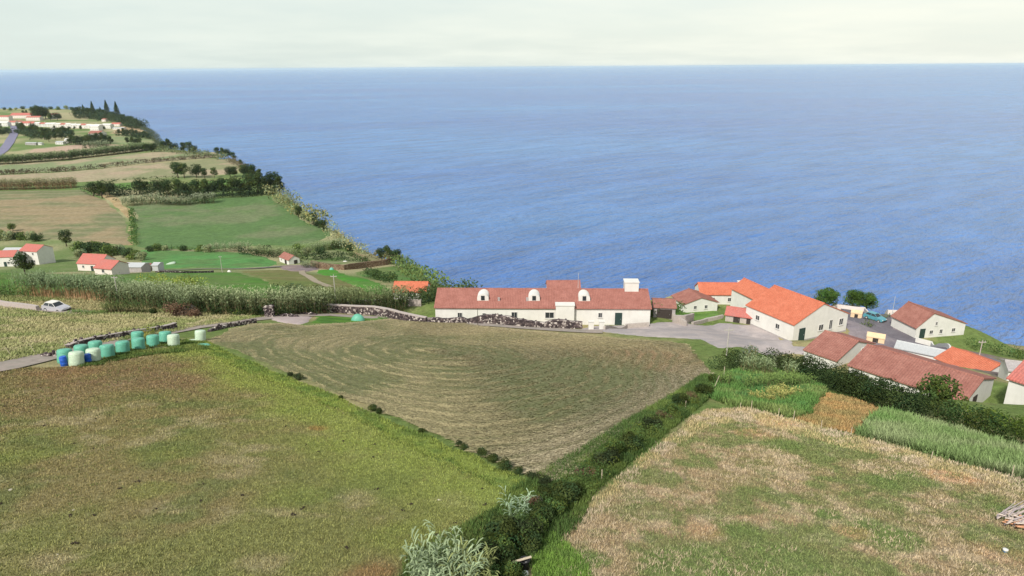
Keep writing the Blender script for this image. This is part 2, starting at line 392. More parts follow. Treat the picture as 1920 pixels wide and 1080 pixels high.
# near left pasture
PAST_PX = [(-300, 740), (-60, 706), (60, 690), (130, 688), (200, 676), (330, 652), (388, 655), (480, 702), (600, 750), (700, 800), (800, 846), (900, 894), (975, 940), (930, 1010), (860, 1060), (815, 1130), (700, 1500), (-900, 1500), (-700, 900)]
_edge_l = PL([(360, 630), (440, 680), (600, 762), (800, 855), (1000, 935)])
def past_col(x, y):
    c = mixc((.20, .172, .075), (.178, .182, .064), sst(.38, .62, fbm(x, y, 6, 2)))
    c = mixc(c, (.125, .15, .052), sst(.50, .72, fbm(x, y, 2.6, 8)) * .7)
    c = mixc(c, (.28, .24, .13), sst(.55, .75, fbm(x, y, 2.2, 4)) * .7)
    c = mixc(c, (.19, .125, .070), blobs(x, y, [(200, 700, 9, .7), (330, 700, 9, .8), (60, 705, 8, .5), (420, 720, 7, .5), (120, 740, 7, .45)]) * (.4 + .8 * fbm(x, y, 2, 6)))
    c = mixc(c, (.29, .115, .06), blobs(x, y, [(130, 700, 3.0, .12), (598, 804, .7, .8), (700, 1075, .9, .3), (690, 1085, 1.0, .25)]))
    d, _, _ = near_edge(x, y, _edge_l)
    c = mixc(c, (.195, .232, .056), (1 - sst(.8, 6.5, d + 5 * (fbm(x, y, 3.5, 9) - .5))) * .85)
    c = mixc(c, (.175, .20, .055), blobs(x, y, [(770, 1010, 2.0, .8), (560, 930, 1.6, .6), (280, 920, 1.3, .5), (900, 880, 2.0, .4), (680, 900, 2.0, .5), (30, 860, 1.8, .5), (320, 850, 1.5, .4)]))
    return c
past, past_w = sheet('pasture', PAST_PX, .45, .035, past_col, GM, .5)
# lime verge between pasture and mown field
VERGE_PX = [(325, 648), (350, 636), (385, 640), (430, 660), (520, 698), (610, 736), (700, 776), (800, 819), (900, 862), (985, 899), (1042, 925), (1000, 945), (960, 935), (900, 899), (800, 850), (700, 804), (600, 756), (480, 706), (388, 664)]
verge_col = two((.18, .22, .052), (.12, .17, .042), 2.0, 3, c3=(.10, .155, .035), s3=1.0)
verge, verge_w = sheet('grass_verge', VERGE_PX, .45, .05, verge_col, GM, .35)
# mown hay field
MOWN_PX = [(388, 640), (430, 618), (470, 608), (530, 607), (575, 612), (650, 606), (700, 601), (800, 602), (900, 612), (1000, 621), (1120, 632), (1240, 640), (1285, 645), (1312, 670), (1340, 700), (1290, 745), (1200, 800), (1100, 862), (1047, 905), (980, 889), (900, 854), (800, 809), (700, 766), (600, 724), (500, 682), (440, 657)]
_mw = PL(MOWN_PX)
_me = [_mw[i:j] for i, j in ((1, 13), (12, 15), (14, 19))] + [_mw[18:] + [_mw[0]]]
def swath(x, y):
    t = 0; k = .16
    for e, b in zip(_me, (0, 2.0, 0, 6.0)):
        d, _, _ = near_edge(x, y, e); t = t + np.exp(-k * (d + b))
    return -np.log(t) / k
def mown_col(x, y):
    s = swath(x, y); s = s + 1.8 * (fbm(x, y, 8, 3) - .5) + .28 * (fbm(x, y, 1.2, 6) - .5); w = .5 + .32 * np.sin(2 * np.pi * s / 1.15) + .25 * np.sin(2 * np.pi * s / .62 + 5 * fbm(x, y, 9, 8)) ; br = fbm(x, y, 1.2, 12)
    c = mixc((.138, .143, .064), (.225, .20, .108), sst(.36, .62, fbm(x, y, 8, 2)))
    c = mixc(c, (.33, .285, .155), sst(.45, .98, w) * sst(.36, .62, br) * .62)
    c = mixc(c, (.10, .115, .045), sst(.6, 1.0, 1 - w) * .35)
    dr = blobs(x, y, [(1240, 670, 9, .9), (1180, 655, 8, .8), (1300, 690, 6, .8), (1060, 640, 9, .6), (940, 620, 10, .6), (820, 612, 10, .5)])
    c = mixc(c, (.37, .30, .17), dr * (.5 + .5 * w) * .85)
    c = mixc(c, (.37, .26, .15), blobs(x, y, [(1215, 665, 4.0, .6), (1250, 690, 3, .4)]) * sst(.3, .8, w))
    e = 1 - sst(1.0, 6.5, near_edge(x, y, _me[2])[0]); c = mixc(c, (.36, .31, .20), e * (.35 + .6 * w))
    c = mixc(c, (.34, .29, .17), (1 - sst(.5, 3, near_edge(x, y, _me[0])[0])) * .6)
    return c
mown, mown_w = sheet('mown_field', MOWN_PX, .18, .065, mown_col, GM, .3)
# dry stubble field on the right
STUB_PX = [(1318, 768), (1400, 768), (1500, 796), (1620, 826), (1750, 862), (1920, 905), (2300, 990), (2500, 1500), (940, 1500), (1005, 1110), (1040, 1040), (1090, 990), (1160, 915), (1240, 838)]
def stub_col(x, y):
    c = mixc((.255, .195, .11), (.19, .165, .078), sst(.4, .62, fbm(x, y, 4, 2)))
    c = mixc(c, (.335, .27, .17), sst(.5, .68, fbm(x, y, 1.1, 4)) * .75)
    c = mixc(c, (.14, .15, .06), sst(.52, .66, fbm(x, y, .7, 14)) * .7)
    g = sst(.53, .68, fbm(x, y, 2.4, 9)) * .65
    g = np.maximum(g, blobs(x, y, [(1300, 1060, 2.4, .9), (1400, 1000, 1.3, .9), (1480, 1060, 2.6, .85), (1660, 905, 1.6, .95), (1720, 900, 1.5, .8), (1470, 835, 1.7, .95), (1640, 1000, 1.7, .9), (1680, 1010, 1.4, .9), (1550, 965, .8, .9), (1340, 960, 1.0, .6), (1200, 960, 1.6, .5), (1890, 960, 1.4, .9), (1100, 1050, 1.0, .9), (1600, 1070, 1.8, .7), (1080, 1080, .9, .8)]))
    c = mixc(c, (.105, .148, .045), g * (.75 + .4 * fbm(x, y, .5, 17)))
    c = mixc(c, (.42, .235, .13), blobs(x, y, [(1455, 792, 1.7, .75), (1415, 815, 1.6, .4), (1780, 895, 1.5, .6), (1320, 1000, .9, .3), (1600, 1000, .8, .5), (1880, 1040, 1.2, .3)]) * (.3 + fbm(x, y, .8, 3)))
    return c
stub, stub_w = sheet('stubble_field', STUB_PX, .25, .035, stub_col, GM, .4)
# plots beyond the stubble
PLOT_G = [(1330, 745), (1358, 708), (1400, 690), (1450, 692), (1500, 706), (1548, 735), (1515, 778), (1480, 786), (1420, 766), (1370, 762)]
PLOT_O = [(1548, 738), (1600, 748), (1662, 772), (1640, 796), (1606, 814), (1540, 800), (1486, 784)]
PLOT_R = [(1664, 774), (1720, 792), (1800, 812), (1920, 850), (2200, 930), (2250, 990), (1925, 899), (1790, 864), (1700, 838), (1606, 816)]
plg = two((.07, .135, .035), (.12, .155, .05), 3, 1, c3=(.045, .11, .035)); plo = two((.33, .205, .085), (.27, .185, .08), 2, 4, c3=(.20, .17, .07)); plr = two((.115, .165, .06), (.15, .185, .085), 3, 6, c3=(.08, .145, .04))
_, plg_w = sheet('crop_plot', PLOT_G, .4, .045, plg, GM, .2); _, plo_w = sheet('dry_plot', PLOT_O, .4, .055, plo, GM, .15); _, plr_w = sheet('grass_plot', PLOT_R, .4, .05, plr, GM, .2)
# dry meadow upper left
MEAD_PX = [(-400, 575), (-50, 572), (0, 573), (90, 588), (140, 586), (300, 588), (380, 590), (480, 594), (520, 592), (440, 603), (370, 613), (320, 624), (250, 634), (180, 646), (95, 662), (0, 680), (-400, 720)]
mead_col = two((.255, .235, .115), (.165, .185, .07), 6, 2, .38, .6, c3=(.31, .265, .16), s3=2.0)
_, mead_w = sheet('dry_meadow', MEAD_PX, .7, .04, mead_col, ground_mat('dry_meadow_turf', 1.4, 7, .33, .1), .6)
FW = {}
def field(name, px, cell, off, col, amp=1.0, m=None): FW[name] = sheet(name, px, cell, off, col, m or GM_FAR, amp)[1]
field('back_meadow', [(-300, 556), (0, 555), (120, 558), (250, 566), (330, 574), (420, 583), (500, 583), (500, 592), (380, 590), (290, 587), (150, 584), (100, 582), (0, 570), (-300, 570)], .8, .05, two((.27, .245, .12), (.19, .21, .08), 6, 3, c3=(.15, .18, .06)), .5)
field('bright_grass', [(425, 590), (470, 580), (500, 584), (485, 596), (430, 603)], .7, .07, two((.16, .27, .05), (.12, .22, .04), 3, 2), .4)
field('lane_grass', [(583, 606), (592, 592), (680, 594), (760, 599), (700, 603), (640, 607)], .6, .09, two((.10, .21, .03), (.07, .16, .03), 2, 2), .3)
field('garden_lawn', [(1252, 592), (1262, 574), (1300, 572), (1350, 580), (1352, 592), (1300, 602)], .8, .08, two((.09, .20, .03), (.13, .22, .05), 4, 2), .4)
# lower valley
field('brown_bank', [(150, 352), (185, 352), (225, 375), (250, 400), (252, 460), (235, 463), (240, 415), (205, 378)], 2.2, .24, two((.40, .31, .16), (.33, .25, .12), 12, 2), 1.5)
field('ploughed_field', [(-250, 362), (0, 358), (150, 356), (200, 376), (238, 412), (246, 462), (120, 452), (0, 440), (-250, 436)], 2.5, .20, lambda x, y: mixc(two((.28, .225, .12), (.165, .185, .085), 32, 2, .36, .6)(x, y), (.33, .27, .16), sst(.4, .9, .5 + .5 * np.sin((y - .12 * x) * .42 + 2 * fbm(x, y, 25, 4))) * .35), 1.5)
field('green_field', [(228, 388), (300, 380), (400, 371), (505, 366), (540, 390), (580, 417), (618, 428), (622, 440), (590, 456), (540, 462), (460, 462), (400, 468), (300, 468), (254, 462), (252, 400)], 2.5, .20, two((.10, .17, .058), (.15, .185, .085), 35, 3, .42, .64, c3=(.105, .18, .055), s3=10), 1.5)
field('bright_field', [(258, 468), (330, 470), (465, 474), (520, 490), (512, 500), (430, 503), (300, 504), (262, 500)], 2, .22, two((.095, .235, .065), (.105, .195, .06), 14, 3, c3=(.14, .27, .08), s3=5), 1)
field('lower_meadow', [(-100, 512), (140, 516), (300, 511), (440, 510), (480, 520), (560, 548), (520, 560), (300, 562), (-100, 550)], 2, .20, two((.09, .20, .035), (.12, .19, .05), 16, 6), 1)
field('olive_field', [(446, 508), (560, 506), (620, 518), (700, 548), (690, 560), (560, 560), (520, 540)], 2, .22, two((.17, .17, .06), (.14, .18, .05), 14, 7, c3=(.25, .21, .10), s3=7), 1)
field('young_crop', [(590, 506), (632, 506), (690, 524), (742, 545), (735, 556), (690, 548), (620, 520)], 1.6, .24, two((.075, .24, .03), (.10, .21, .04), 10, 3), .8)
field('small_field', [(660, 512), (700, 503), (745, 498), (775, 512), (800, 530), (760, 532), (700, 522)], 1.6, .22, two((.09, .19, .045), (.14, .19, .06), 10, 3), .8)
field('terrace_soil', [(648, 476), (668, 472), (700, 482), (735, 490), (700, 494), (672, 490)], 1.6, .22, two((.30, .25, .13), (.22, .22, .10), 8, 3), .6)
field('terrace_grass', [(580, 470), (645, 470), (690, 492), (600, 496), (575, 486)], 1.6, .20, two((.11, .17, .05), (.20, .22, .10), 9, 3), .6)
# upper fields
field('strip_field', [(180, 345), (330, 338), (470, 332), (505, 348), (400, 356), (240, 358)], 3, .25, two((.11, .20, .05), (.19, .22, .08), 40, 3), 2)
field('tan_field', [(-250, 334), (0, 328), (120, 322), (260, 309), (400, 297), (440, 298), (452, 314), (430, 328), (330, 332), (180, 340), (-250, 344)], 4, .28, two((.33, .285, .17), (.225, .235, .115), 45, 3, c3=(.38, .29, .19), s3=25), 2)
field('upper_field', [(-250, 314), (0, 309), (120, 302), (200, 293), (290, 285), (400, 285), (425, 294), (400, 295), (260, 307), (120, 320), (0, 326), (-250, 332)], 4, .28, two((.35, .295, .18), (.21, .25, .12), 40, 6), 2)
field('pale_field', [(20, 300), (60, 278), (160, 270), (290, 272), (298, 280), (200, 288), (100, 299), (-100, 306)], 5, .30, two((.42, .31, .21), (.27, .27, .15), 45, 7), 2)
field('far_field', [(150, 262), (230, 254), (288, 262), (296, 270), (160, 270)], 5, .30, two((.20, .25, .11), (.28, .28, .14), 60, 2), 2)
field('cliff_field', [(205, 250), (225, 236), (258, 238), (280, 250), (230, 252)], 5, .30, two((.42, .31, .17), (.36, .29, .16), 60, 2), 2)
field('headland_field', [(60, 207), (150, 206), (175, 212), (170, 225), (110, 225), (60, 214)], 8, .3, two((.26, .27, .13), (.33, .30, .16), 80, 2), 3)

# roads and paths: ribbons along a centre line
def ribbon(name, line, width, off, material, px=True, step=1.5, wob=.25):
    w = [(p.x, p.y) for p in (P(*q) for q in line)] if px else line
    q = np.array(resample(w, step)); t = np.gradient(q, axis=0); t /= np.linalg.norm(t, axis=1)[:, None]; n = np.stack([-t[:, 1], t[:, 0]], 1)
    k = max(3, int(width / .8) + 1); us = np.linspace(-.5, .5, k); rows = []
    for j, u in enumerate(us):
        a = width * (1 + (0 if abs(u) < .5 else wob * 2 / width * (vn(q[:, 0], q[:, 1], 2.5, 3 + j) - .5))); pt = q + n * (u * a)[:, None] if np.ndim(a) else q + n * (u * a)
        rows.append(np.stack([pt[:, 0], pt[:, 1], HL(pt[:, 0], pt[:, 1]) + off], 1))
    V = np.stack(rows, 1).reshape(-1, 3); I = np.arange(len(q) * k).reshape(len(q), k)
    F = np.stack([I[:-1, :-1], I[1:, :-1], I[1:, 1:], I[:-1, 1:]], -1).reshape(-1, 4)
    return tag(link_mesh(name, np_mesh(name, V, F[:, ::-1]), material, smooth=True), kind='structure')
M_PATH = mat('worn_concrete_lane', (.36, .295, .255), .92, 1.6, .22, .02, col2=(.30, .26, .22))
M_YARD = mat('pale_yard_paving', (.46, .395, .33), .92, 1.2, .15, .01, col2=(.40, .35, .30), scale2=.5)
M_ASPH = mat('old_asphalt', (.135, .12, .135), .9, 1.5, .15, col2=(.165, .15, .165), scale2=.3)
M_DIRT = mat('bare_track_dirt', (.34, .28, .20), .95, 1.0, .25)
M_TRACKG = mat('grey_farm_track', (.17, .16, .14), .95, .6, .2)
ribbon('lane', [(-420, 760), (-120, 712), (0, 690), (80, 671), (130, 660)], 3.4, .10, M_PATH)
ribbon('lane', [(130, 661), (200, 648), (250, 637), (310, 624), (360, 615), (430, 605), (500, 597), (560, 592), (620, 591), (700, 596), (800, 602), (900, 609), (1000, 616), (1080, 621), (1130, 623)], 3.2, .10, M_PATH)
sheet('lane_apron', [(500, 597), (560, 594), (588, 594), (578, 605), (562, 609), (535, 608)], .5, .13, two((.36, .30, .26), (.34, .28, .24), 3), ground_mat('apron_concrete', 1.5, 6, .1, .0), .2)
sheet('yard', [(1090, 618), (1100, 612), (1240, 604), (1290, 606), (1350, 604), (1440, 612), (1462, 626), (1488, 646), (1560, 654), (1530, 672), (1480, 664), (1400, 655), (1345, 655), (1310, 637), (1200, 631)], .8, .10, two((.34, .30, .26), (.28, .255, .23), 3), ground_mat('yard_paving', 1.0, 5, .1, .0), .3)
sheet('roadside_paving', [(1580, 588), (1640, 588), (1690, 612), (1735, 640), (1800, 660), (1880, 684), (1880, 700), (1790, 690), (1690, 668), (1625, 655), (1590, 632), (1575, 606)], 1.0, .09, two((.20, .18, .185), (.25, .22, .21), 5), ground_mat('worn_road_edge', .8, 4, .15, .0, 1.0), .4)
sheet('bare_ground', [(1790, 654), (1850, 664), (1960, 690), (1960, 730), (1880, 712), (1810, 690), (1760, 668)], 1.0, .07, two((.20, .155, .13), (.15, .16, .08), 4), ground_mat('bare_ground', .8, 4, .2, .0, 1.0), .5)
ribbon('road', [(1590, 572), (1610, 592), (1640, 618), (1700, 640), (1770, 660), (1850, 684), (1960, 712)], 6.5, .12, M_ASPH, wob=.05)
ribbon('farm_track', [(300, 508), (380, 505), (480, 504), (545, 499), (590, 503)], 3.5, .30, M_TRACKG)
ribbon('dirt_track', [(565, 505), (568, 515), (590, 528), (618, 540)], 2.2, .32, M_DIRT)
sheet('farmyard', [(520, 500), (545, 497), (590, 498), (600, 504), (575, 510), (540, 510)], 1.5, .34, two((.22, .18, .17), (.26, .20, .17), 6), GM_FAR, .6)
ribbon('village_road', [(27, 236), (28, 246), (24, 256), (17, 268), (6, 282), (-20, 300), (-80, 322)], 11, .5, mat('distant_asphalt', (.20, .19, .27), .9, .05, .1), step=8, wob=.1)

# ---------------------------------------------------------------- foliage generators
def unit(n):
    v = RNG.normal(size=(n, 3)); return v / np.linalg.norm(v, axis=1)[:, None]
def quads(c, size, asp=.6, up=0.0, col=None, nrm=None):
    n = len(c); a = unit(n)
    if nrm is not None:
        nn = nrm + .7 * unit(n); nn /= np.linalg.norm(nn, axis=1)[:, None]; a = np.cross(nn, a); a /= np.linalg.norm(a, axis=1)[:, None] + 1e-9; b = np.cross(nn, a)
    else:
        b = np.cross(a, unit(n)); b /= np.linalg.norm(b, axis=1)[:, None] + 1e-9
    s = np.asarray(size) * (0.7 + .6 * RNG.random(n)); a = a * s[:, None] / 2; b = b * (s * asp)[:, None] / 2
    V = np.stack([c - a, c - b * .9, c + a, c + b * .9], 1).reshape(-1, 3); F = np.arange(4 * n).reshape(n, 4)
    return V, F, np.repeat(col, 4, 0)
def join(parts):
    V = []; F = []; C = []; k = 0
    for v, f, c in parts: V.append(v); F.append(f + k); C.append(c); k += len(v)
    return np.concatenate(V), np.concatenate(F), np.concatenate(C)
def lobes(cen, rad, n, leaf, base, tint=.25, flat=1.0, asp=.6):
    """leaf clumps: lobes of leaves, each lobe a little lighter or darker"""
    cen = np.array(cen, float); rad = np.array(rad, float); w = rad**2; k = RNG.choice(len(cen), n, p=w / w.sum())
    u = unit(n); r = (rad[k] * (.62 + .42 * RNG.random(n)**.6))[:, None]; c = cen[k] + u * r * np.array([1, 1, flat])
    lt = (1 + tint * RNG.normal(size=len(cen)))[k] * (.8 + .4 * RNG.random(n)); hue = RNG.normal(size=len(cen))[k] * .12
    col = np.array(base)[None, :] * np.clip(lt, .35, 1.9)[:, None] * np.stack([1 + hue, np.ones(n), 1 - hue], 1)
    return quads(c, leaf, asp, col=col, nrm=u)
def crown_mesh(name, R, H, n, leaf, base, z0=0., nl=14, tint=.22, cone=0.0):
    cen = []; rad = []
    for i in range(nl):
        t = RNG.random(); a = RNG.random() * 6.283; zz_ = z0 + H * ((.18 if z0 else .08) + .66 * t); rr = R * (1 - cone * t) * (.62 if i > 1 else .1) * math.sqrt(RNG.random() * .9 + .1) * math.sqrt(max(.05, 1 - (1.5 * (t - .45))**2))
        cen.append((rr * math.cos(a), rr * math.sin(a), zz_)); rad.append(R * (1 - cone * t * .8) * (.30 + .22 * RNG.random()))
    V, F, C = lobes(cen, rad, n, leaf, base, tint, .85); return np_mesh(name, V, F, C)
def trunk_mb(h, r, nb=4, R=1.5, seed=0):
    rr = random.Random(seed); m = MB(); m.tube((0, 0, -.4), (0, 0, h * .55), r, r * .75); m.tube((0, 0, h * .55), (r * .6, 0, h), r * .75, r * .4)
    for i in range(nb):
        a = rr.random() * 6.28; m.tube((0, 0, h * (.4 + .15 * i / nb * 3)), (R * .5 * math.cos(a), R * .5 * math.sin(a), h * (.95 + .25 * rr.random())), r * .4, r * .12, 6)
    return m
DG = (.048, .072, .028); MG = (.075, .115, .035); LG = (.15, .19, .06); GG = (.20, .235, .13); YG = (.16, .21, .045)
def make_tree(name, H, R, leaf, n, base, nl=14, z0f=.22, cone=0.0):
    root = empty(name, (0, 0, 0)); link_mesh('crown', crown_mesh('crown', R, H * (1 - z0f), n, leaf, base, H * z0f, nl, cone=cone), LEAF, root)
    trunk_mb(H * .6, H * .03 + .05, 4, R, nl).build('trunk', M_TRUNK, root, True); return root
def conifer(H, R, n):
    root = empty('conifer', (0, 0, 0)); cen = []; col = []
    t = RNG.random(n)**.8; lay = np.round(t * 16) / 16; r = R * (1 - lay)**.8 * (.25 + .8 * RNG.random(n)); a = RNG.random(n) * 6.283
    c = np.stack([r * np.cos(a), r * np.sin(a), H * (.12 + .88 * lay) - r * .12 + H * .012 * RNG.normal(size=n)], 1)
    V, F, C = quads(c, H * .06, .5, col=np.array(DG) * 1.0 * (.7 + .6 * RNG.random((n, 1)))); link_mesh('crown', np_mesh('crown', V, F, C), LEAF, root)
    m = MB(); m.tube((0, 0, -1), (0, 0, H), H * .02, H * .004); m.build('trunk', M_TRUNK, root); return root
_used = {}
def put(proto, x, y, s=1.0, rz=None, label=None, cat='tree', group=None, z=None, sx=1.0, name=None):
    first = not _used.get(proto.name); _used[proto.name] = True; o = proto if first else copy_tree(proto)
    if first: proto['_first'] = 1
    o.location = (x, y, gz(x, y) - .05 * s if z is None else z); o.rotation_euler = (0, 0, random.random() * 6.28 if rz is None else rz); o.scale = (s * sx, s * sx, s)
    for k in ('label', 'group', 'category'):
        if k in o: del o[k]
    return tag(o, label, cat, group)
def putp(proto, px, py, s=1.0, **k): p = P(px, py); return put(proto, p.x, p.y, s, **k)
T_DARK = [make_tree('broadleaf_tree', 9, 4.2, .62, 1700, DG, 16), make_tree('broadleaf_tree', 9, 3.6, .6, 1500, (.05, .075, .027), 13), make_tree('broadleaf_tree', 8.5, 4.6, .62, 1700, (.036, .055, .026), 18)]
T_MID = [make_tree('leafy_tree', 7, 3.4, .5, 1600, MG, 14), make_tree('leafy_tree', 6.5, 3.6, .5, 1500, (.085, .12, .045), 12)]
T_CON = [conifer(24, 5.5, 1500), conifer(18, 5.5, 1200)]
T_ROUND = [make_tree('round_topped_tree', 5.2, 2.5, .30, 4200, (.07, .125, .028), 30, .12), make_tree('round_topped_tree', 5.2, 2.5, .30, 4200, (.065, .12, .028), 30, .12)]
def shrub_proto(name, R, H, leaf, n, base, nl=10, tint=.25): return link_mesh(name, crown_mesh(name, R, H, n, leaf, base, 0, nl, tint), LEAF)
S_DARK = [shrub_proto('shrub', 1.1, 1.6, .16, 1900, DG), shrub_proto('shrub', 1.0, 1.4, .15, 1700, (.05, .075, .028)), shrub_proto('shrub', 1.2, 1.5, .17, 2000, (.045, .06, .028))]
S_MID = [shrub_proto('leafy_bush', 1.0, 1.3, .15, 1500, MG), shrub_proto('leafy_bush', 1.1, 1.2, .15, 1500, (.10, .15, .045))]
S_BROWN = [shrub_proto('withered_bush', 1.1, 1.2, .14, 1500, (.13, .085, .06), tint=.3)]
S_FAR = [shrub_proto('bush', 3, 4.0, .55, 800, DG, 12), shrub_proto('bush', 3.2, 3.6, .55, 800, MG, 12), shrub_proto('bush', 3.0, 3.8, .5, 900, GG, 14)]

def strip_points(line, width, n, step=1.0):
    q = np.array(resample(line, step)); t = np.gradient(q, axis=0); t /= np.linalg.norm(t, axis=1)[:, None] + 1e-9; nn = np.stack([-t[:, 1], t[:, 0]], 1)
    i = RNG.integers(0, len(q), n); return q[i] + nn[i] * ((RNG.random(n) - .5) * width)[:, None] + t[i] * ((RNG.random(n) - .5) * step)[:, None]
def reed_strip(name, line, width, h, dens, leaf=.75, lw=.11, top=(.185, .215, .10), low=(.085, .115, .045), stem=(.24, .17, .10), nleaf=9, px=True, label='', cat='reed hedge', group=None, lean=.12, bare=.25):
    """a stand of giant cane: leaning stems that carry arching leaves"""
    w = [(p.x, p.y) for p in (P(*q) for q in line)] if px else line
    L = sum(math.dist(w[i], w[i + 1]) for i in range(len(w) - 1)); n = int(L * width * dens); xy = strip_points(w, width, n, 1.0)
    z = HL(xy[:, 0], xy[:, 1]); H = h * (.72 + .3 * fbm(xy[:, 0], xy[:, 1], h * 1.6, 3) + .22 * RNG.random(n)); ln = RNG.normal(size=(n, 2)) * lean
    parts = []
    b = np.stack([xy[:, 0], xy[:, 1], z - .1], 1); e = b + np.stack([ln[:, 0] * H, ln[:, 1] * H, H * .97], 1)
    sd = np.stack([np.cos(xy[:, 0] * 7), np.sin(xy[:, 0] * 7), 0 * z], 1) * (.022 + .012 * leaf)
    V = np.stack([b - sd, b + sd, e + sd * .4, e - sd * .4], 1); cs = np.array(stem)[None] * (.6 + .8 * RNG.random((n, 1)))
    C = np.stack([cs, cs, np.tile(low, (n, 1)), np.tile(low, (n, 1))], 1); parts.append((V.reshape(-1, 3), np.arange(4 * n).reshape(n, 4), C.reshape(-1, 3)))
    for k in range(nleaf):
        f = np.clip(bare + (1 - bare) * (k + RNG.random(n)) / nleaf, 0, 1); a = RNG.random(n) * 6.283; d = np.stack([np.cos(a), np.sin(a), 0 * a], 1)
        p0 = b + (e - b) * f[:, None]; l = leaf * (.6 + .7 * RNG.random(n)) * (1.1 - .4 * f); up = .75 * RNG.random(n) + .15
        p1 = p0 + d * (l * .5)[:, None] + np.array([0, 0, 1]) * (l * up * .55)[:, None]; p2 = p0 + d * l[:, None] + np.array([0, 0, 1]) * (l * (up - .45))[:, None]
        sde = np.stack([-d[:, 1], d[:, 0], 0 * a], 1) * (lw / 2 * (.7 + .6 * RNG.random(n)))[:, None]
        V = np.stack([p0, p1 - sde, p2, p1 + sde], 1)
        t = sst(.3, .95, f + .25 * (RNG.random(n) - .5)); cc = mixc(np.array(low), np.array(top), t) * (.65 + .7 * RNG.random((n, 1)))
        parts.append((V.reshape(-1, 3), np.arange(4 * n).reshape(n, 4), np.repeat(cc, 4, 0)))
    V, F, C = join(parts); return tag(link_mesh(name, np_mesh(name, V, F, C), LEAF), label, cat, group)
def ordinal(i): return ['first', 'second', 'third', 'fourth', 'fifth', 'sixth', 'seventh', 'eighth', 'ninth', 'tenth', 'eleventh', 'twelfth', 'thirteenth', 'fourteenth', 'fifteenth', 'sixteenth', 'seventeenth', 'eighteenth', 'nineteenth', 'twentieth', 'twenty-first', 'twenty-second', 'twenty-third', 'twenty-fourth', 'twenty-fifth', 'twenty-sixth'][i] if i else 'leftmost'
def leaf_strip(name, line, width, h, dens, leaf, base, px=True, label='', cat='hedge', group=None, hv=.35, tint=.22, z_add=0):
    """a hedge or scrub belt of leaf clumps"""
    w = [(p.x, p.y) for p in (P(*q) for q in line)] if px else line
    L = sum(math.dist(w[i], w[i + 1]) for i in range(len(w) - 1)); k = max(4, int(L * width / (h * width * .09 + .2))); xy = strip_points(w, width * .7, k, 1.0)
    hh = h * (1 - hv + 2 * hv * fbm(xy[:, 0], xy[:, 1], h * 2.2, 5)); r = np.minimum(hh * .42, width * .5) * (.7 + .5 * RNG.random(k)); zc_ = HL(xy[:, 0], xy[:, 1]) + (hh - r) * (1 - .8 * RNG.random(k)**2.2) + z_add
    cen = np.stack([xy[:, 0], xy[:, 1], zc_], 1); V, F, C = lobes(cen, r, int(L * h * dens), leaf, base, tint)
    return tag(link_mesh(name, np_mesh(name, V, F, C), LEAF), label, cat, group)
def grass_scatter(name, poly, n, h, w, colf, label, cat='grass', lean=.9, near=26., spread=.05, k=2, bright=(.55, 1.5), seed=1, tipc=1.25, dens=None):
    """short blades over a polygon on the ground, thinner with distance from the middle of the field"""
    a = np.array(poly); x0, y0 = a.min(0); x1, y1 = a.max(0); y0 = max(y0, 12); x0 = max(x0, -200); x1 = min(x1, 200); y1 = min(y1, 200)
    pts = []; got = 0
    for _ in range(60):
        x = x0 + (x1 - x0) * RNG.random(400000); y = y0 + (y1 - y0) * RNG.random(400000)
        d = np.sqrt(x * x + y * y + 400); m = inside(x, y, poly) & (RNG.random(400000) < np.minimum(1, (near / d)**1.8)) & (np.abs(x) < 12 + y * .95)
        if dens is not None: m &= RNG.random(400000) < dens(x, y)
        pts.append(np.stack([x[m], y[m]], 1)); got += int(m.sum())
        if got > n: break
    q = np.concatenate(pts)[:n]; n = len(q); base = colf(q[:, 0], q[:, 1]); parts = []; dist = np.hypot(q[:, 0], q[:, 1]); sc = np.clip(dist / 38., .8, 2.2)
    for j in range(k):
        o = RNG.normal(size=(n, 2)) * spread; x = q[:, 0] + o[:, 0]; y = q[:, 1] + o[:, 1]; z = HL(x, y) + .02
        a_ = RNG.random(n) * 6.283; hh = h * (.5 + RNG.random(n)) * np.sqrt(sc); ww = w * (.7 + .6 * RNG.random(n)) * sc; le = lean * RNG.random(n) * hh
        sd = np.stack([-np.sin(a_), np.cos(a_), 0 * a_], 1) * (ww / 2)[:, None]; b = np.stack([x, y, z], 1); tip = b + np.stack([np.cos(a_) * le, np.sin(a_) * le, hh], 1)
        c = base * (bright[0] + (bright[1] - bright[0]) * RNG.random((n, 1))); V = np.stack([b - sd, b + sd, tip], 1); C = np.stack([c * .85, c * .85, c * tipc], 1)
        parts.append((V.reshape(-1, 3), np.arange(3 * n).reshape(n, 3), C.reshape(-1, 3)))
    V, F, C = join(parts); return tag(link_mesh(name, np_mesh(name, V, F, C), BLADE), label, cat, kind='stuff')

